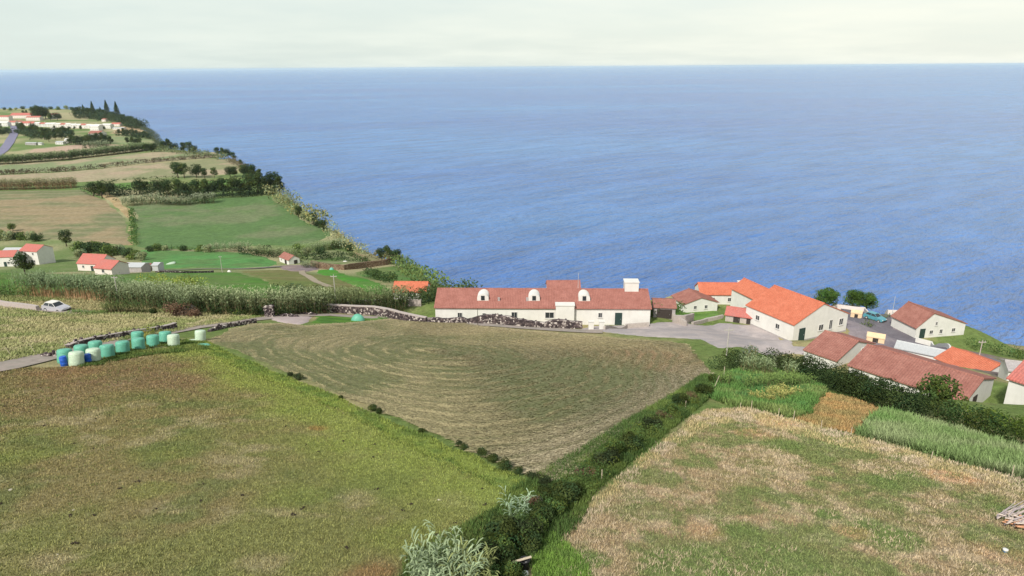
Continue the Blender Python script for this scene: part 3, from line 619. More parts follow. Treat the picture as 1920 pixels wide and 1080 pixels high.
# ---------------------------------------------------------------- grass on the near fields
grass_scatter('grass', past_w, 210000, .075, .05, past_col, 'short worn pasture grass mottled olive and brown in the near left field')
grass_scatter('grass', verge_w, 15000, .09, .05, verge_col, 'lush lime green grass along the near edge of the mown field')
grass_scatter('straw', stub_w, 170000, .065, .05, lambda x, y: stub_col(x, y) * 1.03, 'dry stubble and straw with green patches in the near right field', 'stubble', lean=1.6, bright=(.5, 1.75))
def hay_scatter(n):
    a = np.array(mown_w); x = RNG.uniform(a[:, 0].min(), a[:, 0].max(), n * 4); y = RNG.uniform(a[:, 1].min(), a[:, 1].max(), n * 4)
    m = inside(x, y, mown_w) & (RNG.random(len(x)) < np.minimum(1, (42 / np.hypot(x, y))**1.5)); x = x[m]; y = y[m]; s0 = swath(x, y); gx = swath(x + .3, y) - s0; gy = swath(x, y + .3) - s0
    c = mown_col(x, y); keep = RNG.random(len(x)) < np.clip((c[:, 0] - .12) / .16, .12, 1); x, y, gx, gy, c = x[keep][:n], y[keep][:n], gx[keep][:n], gy[keep][:n], c[keep][:n]; k = len(x)
    an = np.arctan2(gy, gx) + math.pi / 2 + RNG.normal(size=k) * .45; d = np.stack([np.cos(an), np.sin(an), 0 * an], 1); l = (.12 + .5 * RNG.random(k)**2)[:, None]; sd = np.stack([-d[:, 1], d[:, 0], 0 * an], 1) * (.02 + .035 * RNG.random(k))[:, None]
    b = np.stack([x, y, 0 * x], 1); e = b + d * l; b[:, 2] = HL(b[:, 0], b[:, 1]) + .07; e[:, 2] = HL(e[:, 0], e[:, 1]) + .09 + .05 * RNG.random(k)
    mid = (b + e) / 2 + np.array([0, 0, .035]); V = np.stack([b, mid - sd, e, mid + sd], 1); cc = np.clip(c * (.75 + .75 * RNG.random((k, 1))), 0, .5)
    tag(link_mesh('hay', np_mesh('hay', V.reshape(-1, 3), np.arange(4 * k).reshape(k, 4), np.repeat(cc, 4, 0)), BLADE), 'cut hay lying in curved rows on the mown field', 'hay', kind='stuff')
hay_scatter(150000)
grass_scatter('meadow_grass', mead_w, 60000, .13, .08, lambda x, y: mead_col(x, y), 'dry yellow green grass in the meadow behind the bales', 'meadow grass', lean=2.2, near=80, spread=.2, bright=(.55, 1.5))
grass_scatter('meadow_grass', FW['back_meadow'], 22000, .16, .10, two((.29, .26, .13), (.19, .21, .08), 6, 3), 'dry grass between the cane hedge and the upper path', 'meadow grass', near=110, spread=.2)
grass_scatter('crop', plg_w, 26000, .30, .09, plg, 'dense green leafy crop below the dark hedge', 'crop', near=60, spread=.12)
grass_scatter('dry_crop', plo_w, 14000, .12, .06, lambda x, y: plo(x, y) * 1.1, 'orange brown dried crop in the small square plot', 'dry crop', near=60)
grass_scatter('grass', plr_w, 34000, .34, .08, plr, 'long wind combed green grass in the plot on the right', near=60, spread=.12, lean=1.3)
_rank = [(1345, 708), (1290, 752), (1220, 800), (1150, 850), (1090, 892), (1045, 925), (1020, 970), (960, 1010), (880, 1060), (860, 1150)]
_rk = np.array(PL(_rank)); _n = np.gradient(_rk, axis=0); _n = np.stack([_n[:, 1], -_n[:, 0]], 1) / np.linalg.norm(_n, axis=1)[:, None]
_w = np.array([1.3, 1.6, 1.8, 1.9, 2.0, 2.2, 2.3, 2.3, 2.4, 2.2])[:, None]
rank_w = [tuple(p) for p in (_rk + _n * _w * 1.0)] + [tuple(p) for p in (_rk - _n * _w * .75)][::-1]
rank_col = two((.075, .125, .035), (.12, .17, .045), 1.8, 4, c3=(.05, .085, .03), s3=1.2)
grass_scatter('rank_grass', rank_w, 36000, .22, .045, rank_col, 'rank dark green grass in the ditch between the mown and stubble fields', near=60, spread=.08)
# paler dead grass fringing the stubble field
grass_scatter('dead_grass', [tuple(p) for p in PL([(1322, 772), (1400, 764), (1500, 790), (1620, 822), (1750, 858), (1920, 900), (1920, 925), (1750, 880), (1600, 845), (1480, 812), (1400, 790), (1330, 800), (1250, 850), (1170, 915), (1110, 980), (1070, 1000), (1120, 930), (1200, 860)])], 9000, .13, .045, two((.40, .33, .23), (.36, .30, .15), 1.5, 3), 'bleached dead grass fringing the stubble field', 'dead grass', near=60, spread=.1)

# tussocks: coarser clumps that stand out of the short growth
past_tuft = two((.13, .155, .05), (.19, .175, .07), 3, 4, c3=(.10, .125, .04)); stub_tuft = lambda x, y: mixc((.42, .34, .22), (.14, .17, .06), sst(.45, .6, fbm(x, y, 2.4, 9)))
grass_scatter('tussocks', past_w, 5200, .085, .035, past_tuft, 'coarse darker tufts standing out of the near left pasture', 'grass tufts', k=9, spread=.07, near=30)
grass_scatter('tussocks', stub_w, 7500, .13, .03, stub_tuft, 'coarse tufts of dead straw and weeds in the near right field', 'straw tufts', k=9, spread=.08, near=30, lean=1.4)

# ---------------------------------------------------------------- hedges, reeds, trees and shrubs where the photo has them
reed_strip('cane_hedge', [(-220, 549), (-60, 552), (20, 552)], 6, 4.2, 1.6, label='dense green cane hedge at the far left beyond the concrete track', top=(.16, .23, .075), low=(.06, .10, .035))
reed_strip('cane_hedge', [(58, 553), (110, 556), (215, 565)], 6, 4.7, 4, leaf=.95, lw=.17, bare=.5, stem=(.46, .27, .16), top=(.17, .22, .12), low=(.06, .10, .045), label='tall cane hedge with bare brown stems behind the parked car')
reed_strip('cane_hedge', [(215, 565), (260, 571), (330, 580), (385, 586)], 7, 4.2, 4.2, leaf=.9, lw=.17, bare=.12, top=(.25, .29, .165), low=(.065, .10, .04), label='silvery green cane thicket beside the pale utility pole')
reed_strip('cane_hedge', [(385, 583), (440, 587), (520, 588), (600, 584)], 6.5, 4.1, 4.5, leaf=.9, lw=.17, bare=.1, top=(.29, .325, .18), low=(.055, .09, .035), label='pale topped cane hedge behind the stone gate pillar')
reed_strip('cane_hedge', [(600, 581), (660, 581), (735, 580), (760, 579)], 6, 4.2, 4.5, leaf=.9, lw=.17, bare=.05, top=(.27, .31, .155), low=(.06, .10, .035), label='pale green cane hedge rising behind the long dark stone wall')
leaf_strip('scrub', [(-200, 553), (-40, 556), (0, 556), (60, 556)], 3, 2.4, 60, .28, (.075, .12, .035), label='dark green scrub at the foot of the cane at the left edge', cat='scrub')
leaf_strip('scrub', [(290, 552), (330, 556), (370, 560)], 6, 4.6, 60, .34, (.21, .26, .065), label='bright yellow green bush top rising over the cane thicket', cat='bush')
leaf_strip('thicket', [(515, 560), (560, 558), (605, 560)], 4, 3.0, 60, .35, (.075, .10, .045), label='low dark thicket at the foot of the olive field', cat='thicket')
leaf_strip('ditch_scrub', [(385, 590), (440, 592), (520, 592), (585, 589)], 2.0, 1.3, 120, .2, (.04, .06, .024), label='dark scrub in the ditch below the pale cane hedge', cat='scrub')
reed_strip('garden_hedge', [(205, 586), (240, 586), (275, 588)], 2.2, 2.0, 14, leaf=.45, lw=.09, top=(.085, .13, .045), low=(.05, .08, .028), label='low dark green row of rushes in the dry back meadow', cat='hedge', nleaf=7, bare=0)
putp(S_DARK[0], 290, 590, .7, label='small round dark bush just right of the rush row', cat='bush')
reed_strip('garden_hedge', [(140, 586), (165, 588), (195, 588)], 2.0, .6, 16, leaf=.35, lw=.06, top=(.13, .22, .06), low=(.08, .14, .04), label='low bright green rushes right beside the parked car', cat='rushes', nleaf=6, bare=0)
putp(S_BROWN[0], 338, 592, 1.9, label='reddish brown withered bush beside the dry back meadow', cat='bush', sx=1.2)
putp(S_BROWN[0], 366, 594, 1.3, label='smaller brown withered bush right of the reddish one', cat='bush')
leaf_strip('bank_scrub', [(440, 592), (470, 588), (502, 585)], 1.6, .9, 120, .18, (.15, .19, .045), label='yellow green scrub bank leading up to the stone pillar', cat='scrub').__setitem__('kind', 'stuff')
# dark hedge in front of the terracotta roofs
DHEDGE = [(1352, 694), (1392, 692), (1440, 694), (1500, 707), (1560, 727), (1640, 757), (1700, 778), (1762, 796)]
leaf_strip('dark_hedge', DHEDGE, 2.6, 2.3, 420, .17, (.034, .052, .020), label='long dark green hedge below the brown tiled roofs', tint=.3)
leaf_strip('dark_hedge', [(1770, 798), (1840, 815), (1930, 838), (2050, 870)], 2.4, 1.9, 380, .17, (.045, .075, .025), label='dark scrubby hedge continuing to the right edge of the picture', tint=.3)
leaf_strip('bright_shrubs', [(1800, 790), (1860, 800), (1930, 822), (2020, 850)], 1.8, 1.7, 380, .16, (.13, .20, .04), label='bright yellow green shrubs behind the right end of the dark hedge', cat='shrubs')
putp(T_MID[0], 1755, 782, .55, label='round dark green tree at the near corner of the brown roof', cat='tree')
reed_strip('reed_clump', [(1398, 700), (1440, 704), (1480, 709)], 2.4, 1.9, 12, leaf=.65, lw=.07, top=(.24, .29, .16), low=(.09, .13, .05), label='tall grey green maize like reeds below the dark hedge', cat='reeds', bare=0, nleaf=8)
reed_strip('reed_clump', [(1358, 724), (1400, 728), (1455, 728), (1500, 722)], 2.4, 1.3, 12, leaf=.6, lw=.06, top=(.17, .24, .07), low=(.06, .11, .035), label='arching green reeds in front of the taller grey green ones', cat='reeds', bare=0, nleaf=8)
reed_strip('reed_clump', [(1425, 752), (1450, 748), (1476, 740)], 2.0, .85, 16, leaf=.5, lw=.06, top=(.46, .42, .15), low=(.22, .24, .07), label='yellowing half dead reeds at the edge of the green crop', cat='reeds', bare=0, nleaf=7)
leaf_strip('scrub', [(1395, 690), (1425, 690), (1450, 697)], 1.4, 2.3, 200, .18, (.16, .19, .12), label='pale grey green bush against the left part of the dark hedge', cat='bush')
# ditch between the mown and the stubble field
_dq = [(1338, 722, 1.0, 0), (1316, 742, 1.1, 1), (1296, 752, .8, 3), (1278, 764, .95, 0), (1262, 778, .9, 1), (1244, 788, .75, 3), (1222, 806, .85, 2), (1196, 834, .8, 4), (1180, 842, 1.0, 0), (1158, 856, 1.05, 1), (1136, 872, .9, 2), (1100, 892, .7, 3),
          (1078, 934, .75, 1), (1052, 940, .95, 0), (1040, 962, .9, 2), (1018, 978, .85, 1), (1000, 1000, .8, 0), (975, 1010, .95, 2), (950, 1025, 1.0, 0), (925, 1045, .95, 1), (985, 1032, .7, 0), (905, 1068, .85, 2), (948, 1062, .8, 1), (965, 1085, .7, 2),
          (1020, 930, .6, 1), (1000, 948, .55, 3)]
for sel, lab in ((lambda q: q[3] == 3, 'brown withered bush in the ditch'), (lambda q: q[3] < 3 and q[0] > 1100, 'green bush in the upper ditch'), (lambda q: q[3] < 3 and q[0] < 1100, 'bush in the lower ditch'), (lambda q: q[3] == 4, 'light green leafy bush in the ditch')):
    for i, q in enumerate(sorted([q for q in _dq if sel(q)])):
        putp((S_DARK + [S_BROWN[0], S_MID[0]])[4 if (q[3] < 3 and i % 3 == 1) else q[3]], q[0], q[1], q[2] * .72, label=lab + ' beside the mown field' + ('' if 'light' in lab else ', ' + ordinal(i) + (' from the left' if i else '')), cat='bush', group='bushes along the ditch', sx=1.25)
leaf_strip('ditch_scrub', [(1345, 715), (1290, 758), (1230, 802), (1170, 850), (1110, 892), (1072, 930)], 2.3, .75, 330, .11, (.078, .115, .035), label='low dark scrub filling the upper ditch beside the mown field', cat='scrub', hv=.5).__setitem__('kind', 'stuff')
leaf_strip('ditch_scrub', [(1060, 925), (1025, 965), (980, 1005), (920, 1050), (880, 1100)], 2.0, .85, 520, .10, (.05, .08, .028), label='dark scrub filling the lower ditch down to the bottom edge', cat='scrub', hv=.5).__setitem__('kind', 'stuff')
for i, q in enumerate(sorted([(925, 866, .5), (948, 878, .55), (900, 856, .45), (975, 888, .4), (998, 898, .4), (1022, 912, .5), (860, 836, .3), (700, 770, .5), (712, 776, .4), (560, 712, .5), (545, 706, .4), (790, 812, .35), (640, 748, .3), (870, 842, .35)])):
    putp(S_DARK[int(q[0]) % 3], q[0], q[1], q[2] * .75, label='small dark bush on the left edge of the mown field, ' + ordinal(i) + (' from the left' if i else ' one'), cat='bush', group='small bushes on the field edge', sx=1.2)
# foreground cane plants
def cane_plant(name, n, H, leaf, lw, top, low, spread):
    parts = []
    a = RNG.random(n) * 6.283; r = spread * np.sqrt(RNG.random(n)); b = np.stack([r * np.cos(a), r * np.sin(a), 0 * a - .1], 1); le = .12 + .3 * r / spread; h = H * (.6 + .5 * RNG.random(n))
    e = b + np.stack([np.cos(a) * le * h, np.sin(a) * le * h, h], 1); sd = np.stack([-np.sin(a), np.cos(a), 0 * a], 1) * .012
    cs = np.tile((.20, .22, .10), (n, 1)); V = np.stack([b - sd, b + sd, e + sd * .5, e - sd * .5], 1); parts.append((V.reshape(-1, 3), np.arange(4 * n).reshape(n, 4), np.repeat(cs, 4, 0)))
    for k in range(14):
        f = np.clip(.15 + .85 * (k + RNG.random(n)) / 14, 0, 1); az = RNG.random(n) * 6.283; d = np.stack([np.cos(az), np.sin(az), 0 * az], 1); l = leaf * (.6 + .6 * RNG.random(n)); p0 = b + (e - b) * f[:, None]
        side = np.stack([-d[:, 1], d[:, 0], 0 * az], 1); cc = mixc(np.array(low), np.array(top), f + .3 * (RNG.random(n) - .5)) * (.7 + .6 * RNG.random((n, 1))); prev = (p0 - side * lw * .2, p0 + side * lw * .2)
        for s_, up in ((.4, .42), (.75, .55), (1.0, .38)):
            pt = p0 + d * (l * s_)[:, None] + np.array([0, 0, 1]) * (l * up)[:, None]; wv = lw * (.5 if s_ < 1 else .05); cur = (pt - side * wv, pt + side * wv)
            V = np.stack([prev[0], prev[1], cur[1], cur[0]], 1); parts.append((V.reshape(-1, 3), np.arange(4 * n).reshape(n, 4), np.repeat(cc, 4, 0))); prev = cur
    V, F, C = join(parts); return link_mesh(name, np_mesh(name, V, F, C), LEAF)
cp = cane_plant('cane_plant', 60, 1.5, .42, .05, (.36, .44, .27), (.14, .19, .09), .75)
put(cp, *P(832, 1098).to_2d(), label='big pale grey green cane plant at the bottom edge of the picture', cat='cane plant')
cp2 = cane_plant('cane_plant', 30, 1.3, .40, .045, (.30, .33, .14), (.14, .17, .06), .45)
put(cp2, *P(886, 1108).to_2d(), label='yellower cane plant right of the big pale one', cat='cane plant')
cp3 = cane_plant('cane_plant', 9, 1.25, .38, .04, (.34, .44, .30), (.15, .21, .12), .25)
put(cp3, *P(970, 972).to_2d(), label='slender blue green cane plant in front of the dark bushes', cat='cane plant')
grass_scatter('bright_grass', PL([(1010, 1020), (1035, 1000), (1060, 1020), (1100, 1060), (1110, 1100), (1000, 1100), (1000, 1050)]), 5000, .17, .035, two((.12, .20, .04), (.09, .15, .035), .6, 3), 'vivid green grass tongue beside the black bucket', near=60, spread=.06)

# hedges and reeds of the valley
reed_strip('valley_reeds', [(395, 473), (430, 471), (468, 471)], 7, 4.6, .9, leaf=1.4, lw=.3, top=(.30, .32, .20), low=(.06, .09, .04), label='pale plumed reeds along the lower edge of the big green field', nleaf=7)
reed_strip('valley_reeds', [(475, 474), (520, 480), (560, 484)], 8, 4.0, .9, leaf=1.4, lw=.3, top=(.20, .24, .12), low=(.05, .08, .03), label='grey green reeds above the bright green field', nleaf=7)
reed_strip('valley_reeds', [(578, 472), (612, 468), (650, 465)], 8, 4.6, .9, leaf=1.4, lw=.3, top=(.27, .31, .18), low=(.06, .09, .04), label='pale reeds near the cliff edge above the terraces', nleaf=7)
reed_strip('valley_reeds', [(566, 502), (580, 503), (592, 504)], 4, 3.2, 1.5, leaf=1.1, lw=.22, top=(.28, .32, .20), low=(.08, .11, .05), label='grey green reeds beside the white farmhouse', nleaf=7)
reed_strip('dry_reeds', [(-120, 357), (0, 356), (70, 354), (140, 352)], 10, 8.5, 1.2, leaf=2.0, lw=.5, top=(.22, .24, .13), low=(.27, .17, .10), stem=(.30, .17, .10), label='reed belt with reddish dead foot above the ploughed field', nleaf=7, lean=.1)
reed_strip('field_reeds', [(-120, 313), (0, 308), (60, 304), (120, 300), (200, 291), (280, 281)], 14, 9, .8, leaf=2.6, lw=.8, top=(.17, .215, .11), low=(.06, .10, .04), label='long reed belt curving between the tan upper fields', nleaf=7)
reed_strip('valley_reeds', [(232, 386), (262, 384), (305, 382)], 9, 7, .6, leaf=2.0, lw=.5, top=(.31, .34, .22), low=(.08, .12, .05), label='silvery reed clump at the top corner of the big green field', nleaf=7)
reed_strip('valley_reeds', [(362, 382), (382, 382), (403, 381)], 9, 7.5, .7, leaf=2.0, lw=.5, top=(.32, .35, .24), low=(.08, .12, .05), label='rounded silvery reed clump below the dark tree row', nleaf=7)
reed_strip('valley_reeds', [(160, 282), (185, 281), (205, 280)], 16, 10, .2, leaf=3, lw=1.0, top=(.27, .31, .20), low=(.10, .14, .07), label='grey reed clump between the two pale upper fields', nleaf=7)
leaf_strip('terrace_bank', [(-80, 331), (0, 327.5), (130, 321), (200, 315), (262, 307), (330, 301), (400, 296)], 5, 5.0, 4.5, 1.1, (.095, .072, .052), label='thin dark brown bank between the two tan fields', cat='bank', hv=.15)
leaf_strip('hedge', [(182, 342), (260, 337), (335, 333)], 4, 2.5, 2.0, 1.2, (.06, .085, .035), label='thin dark hedge along the edge of the green strip field')
leaf_strip('hedge', [(170, 364), (200, 366), (230, 368), (262, 364), (300, 362)], 14, 9, 4, 1.1, (.040, .060, .03), label='dark woodland belt at the upper right of the ploughed field', cat='woodland belt')
leaf_strip('hedge', [(222, 376), (250, 378), (300, 381), (350, 383), (400, 380)], 6, 4, 2.2, 1.0, (.05, .085, .03), label='low dark hedge at the top of the big green field')
leaf_strip('hedge', [(246, 395), (250, 420), (252, 450), (254, 462)], 4, 3.0, 3, .9, (.06, .11, .035), label='dark hedge down the left side of the big green field')
leaf_strip('hedge', [(285, 466), (330, 468), (400, 474)], 4, 2.2, 4, .8, (.07, .12, .04), label='low green hedge between the big field and the bright field')
leaf_strip('hedge', [(455, 476), (500, 482), (560, 487), (640, 486)], 7, 3.6, 5, .8, (.035, .055, .025), label='very dark hedge behind the white farmhouse')
leaf_strip('hedge', [(590, 488), (630, 489), (685, 492)], 2.6, 2.2, 9, .6, (.04, .07, .025), label='clipped dark hedge on the lower garden terrace')
leaf_strip('hedge', [(585, 478), (620, 479), (655, 478), (676, 486), (690, 492)], 2.6, 2.0, 9, .6, (.045, .075, .028), label='clipped dark hedge on the upper garden terrace')
leaf_strip('hedge', [(600, 470), (640, 469), (655, 472)], 3.5, 2.4, 7, .6, (.05, .08, .03), label='dark hedge right under the cliff top reeds')
leaf_strip('hedge', [(690, 519), (700, 521), (725, 528), (740, 533)], 4, 3.2, 8, .6, (.045, .075, .028), label='dark bushes at the edge of the small field near the cliff', cat='bushes')
leaf_strip('tree_belt', [(262, 368), (340, 373), (420, 371), (500, 365), (530, 362)], 12, 8, 6, 1.0, (.036, .054, .027), label='dark undergrowth joining the tree row above the big green field', cat='undergrowth', hv=.2)
# scrub along the cliff top
for lab, line, w_, h_, c_ in [
    ('mixed cliff top scrub beside the big green field', [(508, 362), (530, 376), (550, 390)], 17, 9, (.22, .235, .12)),
    ('yellowish reed scrub on the cliff top above the terraces', [(548, 390), (570, 402), (590, 414), (606, 426)], 16, 8, (.20, .215, .10)),
    ('dark scrub at the corner of the big green field', [(570, 412), (590, 420), (610, 426)], 6, 4, (.06, .085, .035)),
    ('pale scrub running down the cliff edge', [(614, 430), (632, 450), (655, 466), (690, 480)], 10, 6, (.24, .25, .14)),
    ('brownish scrub on the cliff edge right of the terraces', [(690, 480), (715, 488), (740, 497)], 8, 5, (.16, .15, .08)),
    ('green reeds on the cliff slope beyond the small field', [(745, 500), (770, 514), (800, 532), (830, 547)], 8, 5.5, (.12, .17, .06)),
    ('cliff top scrub beyond the tan fields', [(430, 302), (450, 312), (462, 322)], 12, 6, (.15, .13, .08)),
    ('scrub belt along the upper cliff edge', [(298, 284), (340, 288), (380, 291), (425, 300)], 14, 7, (.12, .15, .075)),
    ('dark scrub on the cliff below the village', [(262, 240), (285, 252), (296, 266), (302, 280)], 14, 6, (.09, .11, .065))]:
    leaf_strip('cliff_scrub', line, w_, h_, 3.2 if h_ < 6.5 else 1.6, .9 if h_ < 6.5 else 1.5, c_, label=lab, cat='scrub').__setitem__('kind', 'stuff')
leaf_strip('garden_trees', [(1215, 590), (1240, 586), (1262, 583)], 5, 2.2, 40, .35, (.07, .11, .04), label='green bushes behind the right end of the long white house', cat='bushes')
leaf_strip('cliff_scrub', [(1820, 650), (1870, 662), (1930, 676), (2010, 690)], 4, 2.0, 40, .3, (.08, .13, .04), label='green scrub between the houses and the sea at the right edge', cat='scrub')
leaf_strip('cliff_scrub', [(1560, 590), (1650, 596), (1700, 600)], 3, 1.2, 30, .3, (.08, .11, .05), label='low scrub on the sea side of the walled road', cat='scrub')
leaf_strip('cliff_scrub', [(735, 566), (780, 570), (815, 572)], 5, 4.0, 40, .4, (.07, .10, .04), label='dark green bushes left of the long white house', cat='bushes')
leaf_strip('cliff_scrub', [(760, 548), (820, 556), (880, 566)], 5, 4.0, 20, .5, (.08, .115, .045), label='bushes on the cliff edge behind the left end of the long house', cat='bushes')

def row(protos, pts, lab, grp, cat='tree', s=1.15, js=.15):
    for i, q in enumerate(sorted(pts)):
        putp(protos[i % len(protos)], q[0], q[1], s * (q[2] if len(q) > 2 else 1) * (1 + js * (random.random() - .5)), label=lab + ((', ' + ordinal(i) + (' from the left' if i else '')) if len(pts) > 1 else ''), cat=cat, group=grp)
row(T_DARK, [(176, 368, .9), (192, 372, 1.0), (206, 366, .9), (262, 364, .9), (276, 362, .8), (300, 366, 1.1), (316, 366, 1.0), (336, 370, 1.1), (352, 370, 1.0), (370, 370, 1.1), (386, 370, 1.15), (402, 369, 1.1), (420, 368, 1.1), (436, 367, 1.1), (452, 366, 1.15), (468, 365, 1.2), (484, 364, 1.2), (500, 362, 1.25), (514, 360, 1.2), (524, 362, 1.0)],
    'dark broadleaf tree in the row above the big green field', 'dark trees lining the top of the big green field', s=1.4)
row(T_DARK, [(334, 334, 1.3), (346, 334, 1.4), (369, 333, 1.35), (384, 334, .8), (402, 333, .95), (432, 332, 1.05), (441, 332, .9), (458, 331, 1.1), (466, 332, 1.25), (476, 334, 1.15), (487, 338, 1.0)],
    'dark tree standing on the lower edge of the tan upper field', 'trees on the lower edge of the tan field')
row(T_DARK, [(308, 282, 1.1), (317, 281, 1.3), (328, 284, 1.0), (344, 286, 1.1), (356, 287, 1.3), (364, 288, 1.0), (408, 292, .9), (418, 294, 1.0), (428, 296, 1.0), (438, 300, .8), (452, 312, .7)],
    'dark tree on the cliff edge of the upper fields', 'trees on the upper cliff edge')
row(T_DARK, [(716, 490, .75), (727, 491, .85), (738, 492, .85), (746, 495, .75), (752, 500, .5)], 'dark tree in the clump on the cliff edge above the sea', 'tree clump on the cliff edge', s=.95)
row(T_DARK, [(598, 428, .6), (588, 420, .7), (560, 408, .7), (606, 434, .6)], 'dark bushy tree among the cliff top scrub', 'bushy trees among the cliff top scrub')
row(S_FAR, [(560, 474, 1.0), (500, 472, .9), (283, 472, .7), (298, 470, .9), (310, 470, .7), (345, 470, .7), (375, 471, .8), (388, 473, .9), (640, 462, 1.2), (628, 466, 1.0), (575, 478, 1.0), (600, 476, .9), (655, 470, .9)], 'green bush on the lower edge of the big green field', 'bushes on the lower edge of the big field', cat='bush')
row(T_MID, [(25, 434, .62)], 'small lone tree in the ploughed field', None); row(T_DARK, [(125, 462, .9)], 'round tree below the ploughed field', None)
row(S_FAR, [(4, 446, 1.2), (16, 450, 1.2), (30, 448, 1.0), (44, 450, 1.1), (58, 449, 1.2), (72, 452, 1.0), (150, 470, 1.2), (162, 474, 1.4), (178, 470, 1.2), (192, 476, 1.4), (208, 480, 1.3), (222, 476, 1.3), (238, 482, 1.2), (252, 486, 1.1), (266, 488, 1.0), (152, 484, 1.2), (184, 464, .8), (-14, 452, 1.2)],
    'bush in the gardens around the red roofed houses at the left', 'bushes around the red roofed houses', cat='bush')
row(T_DARK, [(48, 516, .85)], 'dark tree in front of the white house with the red roof', None, s=.9)
putp(T_ROUND[0], 1547, 576, 1.2, sx=1.25, label='left round topped green tree above the sea wall', cat='tree')
putp(T_ROUND[1], 1597, 580, 1.15, sx=1.15, label='middle round topped green tree above the sea wall', cat='tree'); putp(T_ROUND[0], 1624, 582, 1.15, sx=1.15, label='right round topped green tree above the sea wall', cat='tree')
# the village woods and gardens
for lab, line, w_, h_ in (('dense dark wood along the back of the headland', [(142, 222), (172, 222), (205, 226), (240, 235), (264, 243)], 30, 15), ('undergrowth of the grove below the white terrace', [(76, 258), (104, 258), (136, 258)], 26, 10), ('undergrowth below the white barn', [(132, 272), (166, 272), (208, 271)], 24, 9),
                          ('dark hedge between the two last fields of the headland', [(222, 254), (250, 257), (278, 261)], 14, 9), ('bushes left of the village road', [(-20, 252), (4, 252), (12, 249)], 20, 9), ('thicket right of the village road', [(36, 248), (56, 252), (72, 262)], 24, 8)):
    leaf_strip('woodland', line, w_, h_, 1.6, 2.0, (.040, .058, .032), label=lab, cat='woodland').__setitem__('kind', 'stuff')
reed_strip('valley_reeds', [(305, 384), (335, 385), (360, 384)], 8, 5.5, .7, leaf=2.0, lw=.5, top=(.25, .29, .18), low=(.06, .09, .04), label='grey green reeds between the two silvery clumps', nleaf=7)
row(T_DARK, [(142, 220, 1.9), (150, 219, 2.0), (158, 220, 2.1), (166, 221, 2.0), (172, 220, 1.9), (180, 222, 2.2), (188, 223, 2.0), (196, 223, 1.9), (205, 224, 1.7), (212, 225, 1.5), (232, 230, 1.6), (240, 232, 1.5), (248, 234, 1.5), (256, 237, 1.4), (262, 240, 1.3)],
    'dark tree in the wood on the headland beyond the village', 'wood on the headland')
for q in [(158, 216, 1.2), (176, 218, 1.25), (203, 222, 1.45), (222, 227, 1.45), (190, 217, 1.0)]:
    putp(T_CON[0 if q[2] > 1.2 else 1], q[0], q[1], q[2], label={222: 'tallest pointed conifer at the tip of the headland', 203: 'second pointed conifer, next to the tallest one', 158: 'leftmost pointed conifer above the headland wood', 176: 'pointed conifer second from the left above the headland wood', 190: 'smallest pointed conifer in the middle of the headland wood'}[q[0]], cat='conifer', group='pointed conifers on the headland')
row(T_DARK, [(68, 223, 2.2), (74, 224, 2.6), (80, 224, 2.6), (86, 223, 2.3), (95, 226, 1.5), (108, 226, 1.7)], 'big dark tree behind the white terrace of the village', 'big dark trees in the village')
row(T_DARK, [(44, 214, 1.0), (50, 214, 1.1)], 'dark low tree against the long red village roof', 'trees by the red village roof', s=1)
row(T_DARK, [(0, 247, 1.6), (-12, 250, 1.6), (4, 254, 1.2)], 'dark tree left of the village road', 'trees left of the village road', s=1)
row(T_DARK, [(38, 246, 1.5), (44, 248, 1.6), (56, 249, 1.2), (64, 249, 1.6), (70, 250, 1.5)], 'dark tree right of the village road', 'trees right of the village road', s=1)
row(T_DARK, [(102, 243, .7), (118, 243, .7), (130, 243, .7), (140, 243, .6), (152, 244, .8), (195, 244, .7)], 'small dark tree in front of the white terrace', 'small trees before the white terrace', s=1)
row(T_DARK, [(80, 256, 1.4), (88, 255, 1.4), (96, 256, 1.4), (104, 255, 1.5), (112, 255, 1.4), (120, 255, 1.5), (128, 255, 1.4), (134, 256, 1.3), (84, 262, 1.3), (92, 266, 1.2), (104, 262, 1.2), (116, 261, 1.2)], 'dark tree in the grove below the white terrace', 'grove below the white terrace', s=1)
row(T_DARK, [(134, 270, 1.4), (142, 272, 1.3), (150, 272, 1.4), (158, 272, 1.3), (166, 272, 1.4), (174, 269, 1.5), (184, 268, 1.5), (192, 266, 1.5), (200, 268, 1.3), (208, 270, 1.1)], 'dark tree in the belt below the white barn', 'tree belt below the white barn', s=1)
row(T_DARK, [(224, 252, .9), (232, 252, 1.0), (240, 253, 1.0), (248, 254, 1.0), (256, 255, 1.0), (264, 257, 1.0), (272, 257, 1.0), (276, 259, .9)], 'tree in the dark hedge near the headland tip', 'dark tree hedge near the headland tip', s=1)
row(T_DARK, [(240, 270, .9), (248, 270, 1.0), (256, 271, 1.0), (262, 271, .9), (275, 284, 1.0), (284, 285, 1.1), (290, 285, 1.1)], 'dark tree at the right end of the pale upper fields', 'trees at the end of the pale fields', s=1)
row(S_FAR, [(20, 207, 1.3), (30, 206, 1.2), (60, 205, 1.2), (75, 206, 1.3), (95, 205, 1.4), (110, 206, 1.5), (124, 205, 1.7), (134, 206, 1.5), (44, 205, 1.6), (8, 206, 1.3)], 'low bush on the far skyline of the headland', 'skyline bushes of the headland', cat='bush', s=1.5)
# prototypes that stand nowhere are removed
for o in [o for o in list(COL.objects) if o.type in ('MESH', 'EMPTY') and not o.parent and o.location.length == 0 and not _used.get(o.name) and o in (T_DARK + T_MID + T_CON + T_ROUND + S_DARK + S_MID + S_BROWN + S_FAR)]:
    for c in list(o.children): bpy.data.objects.remove(c)
    bpy.data.objects.remove(o)

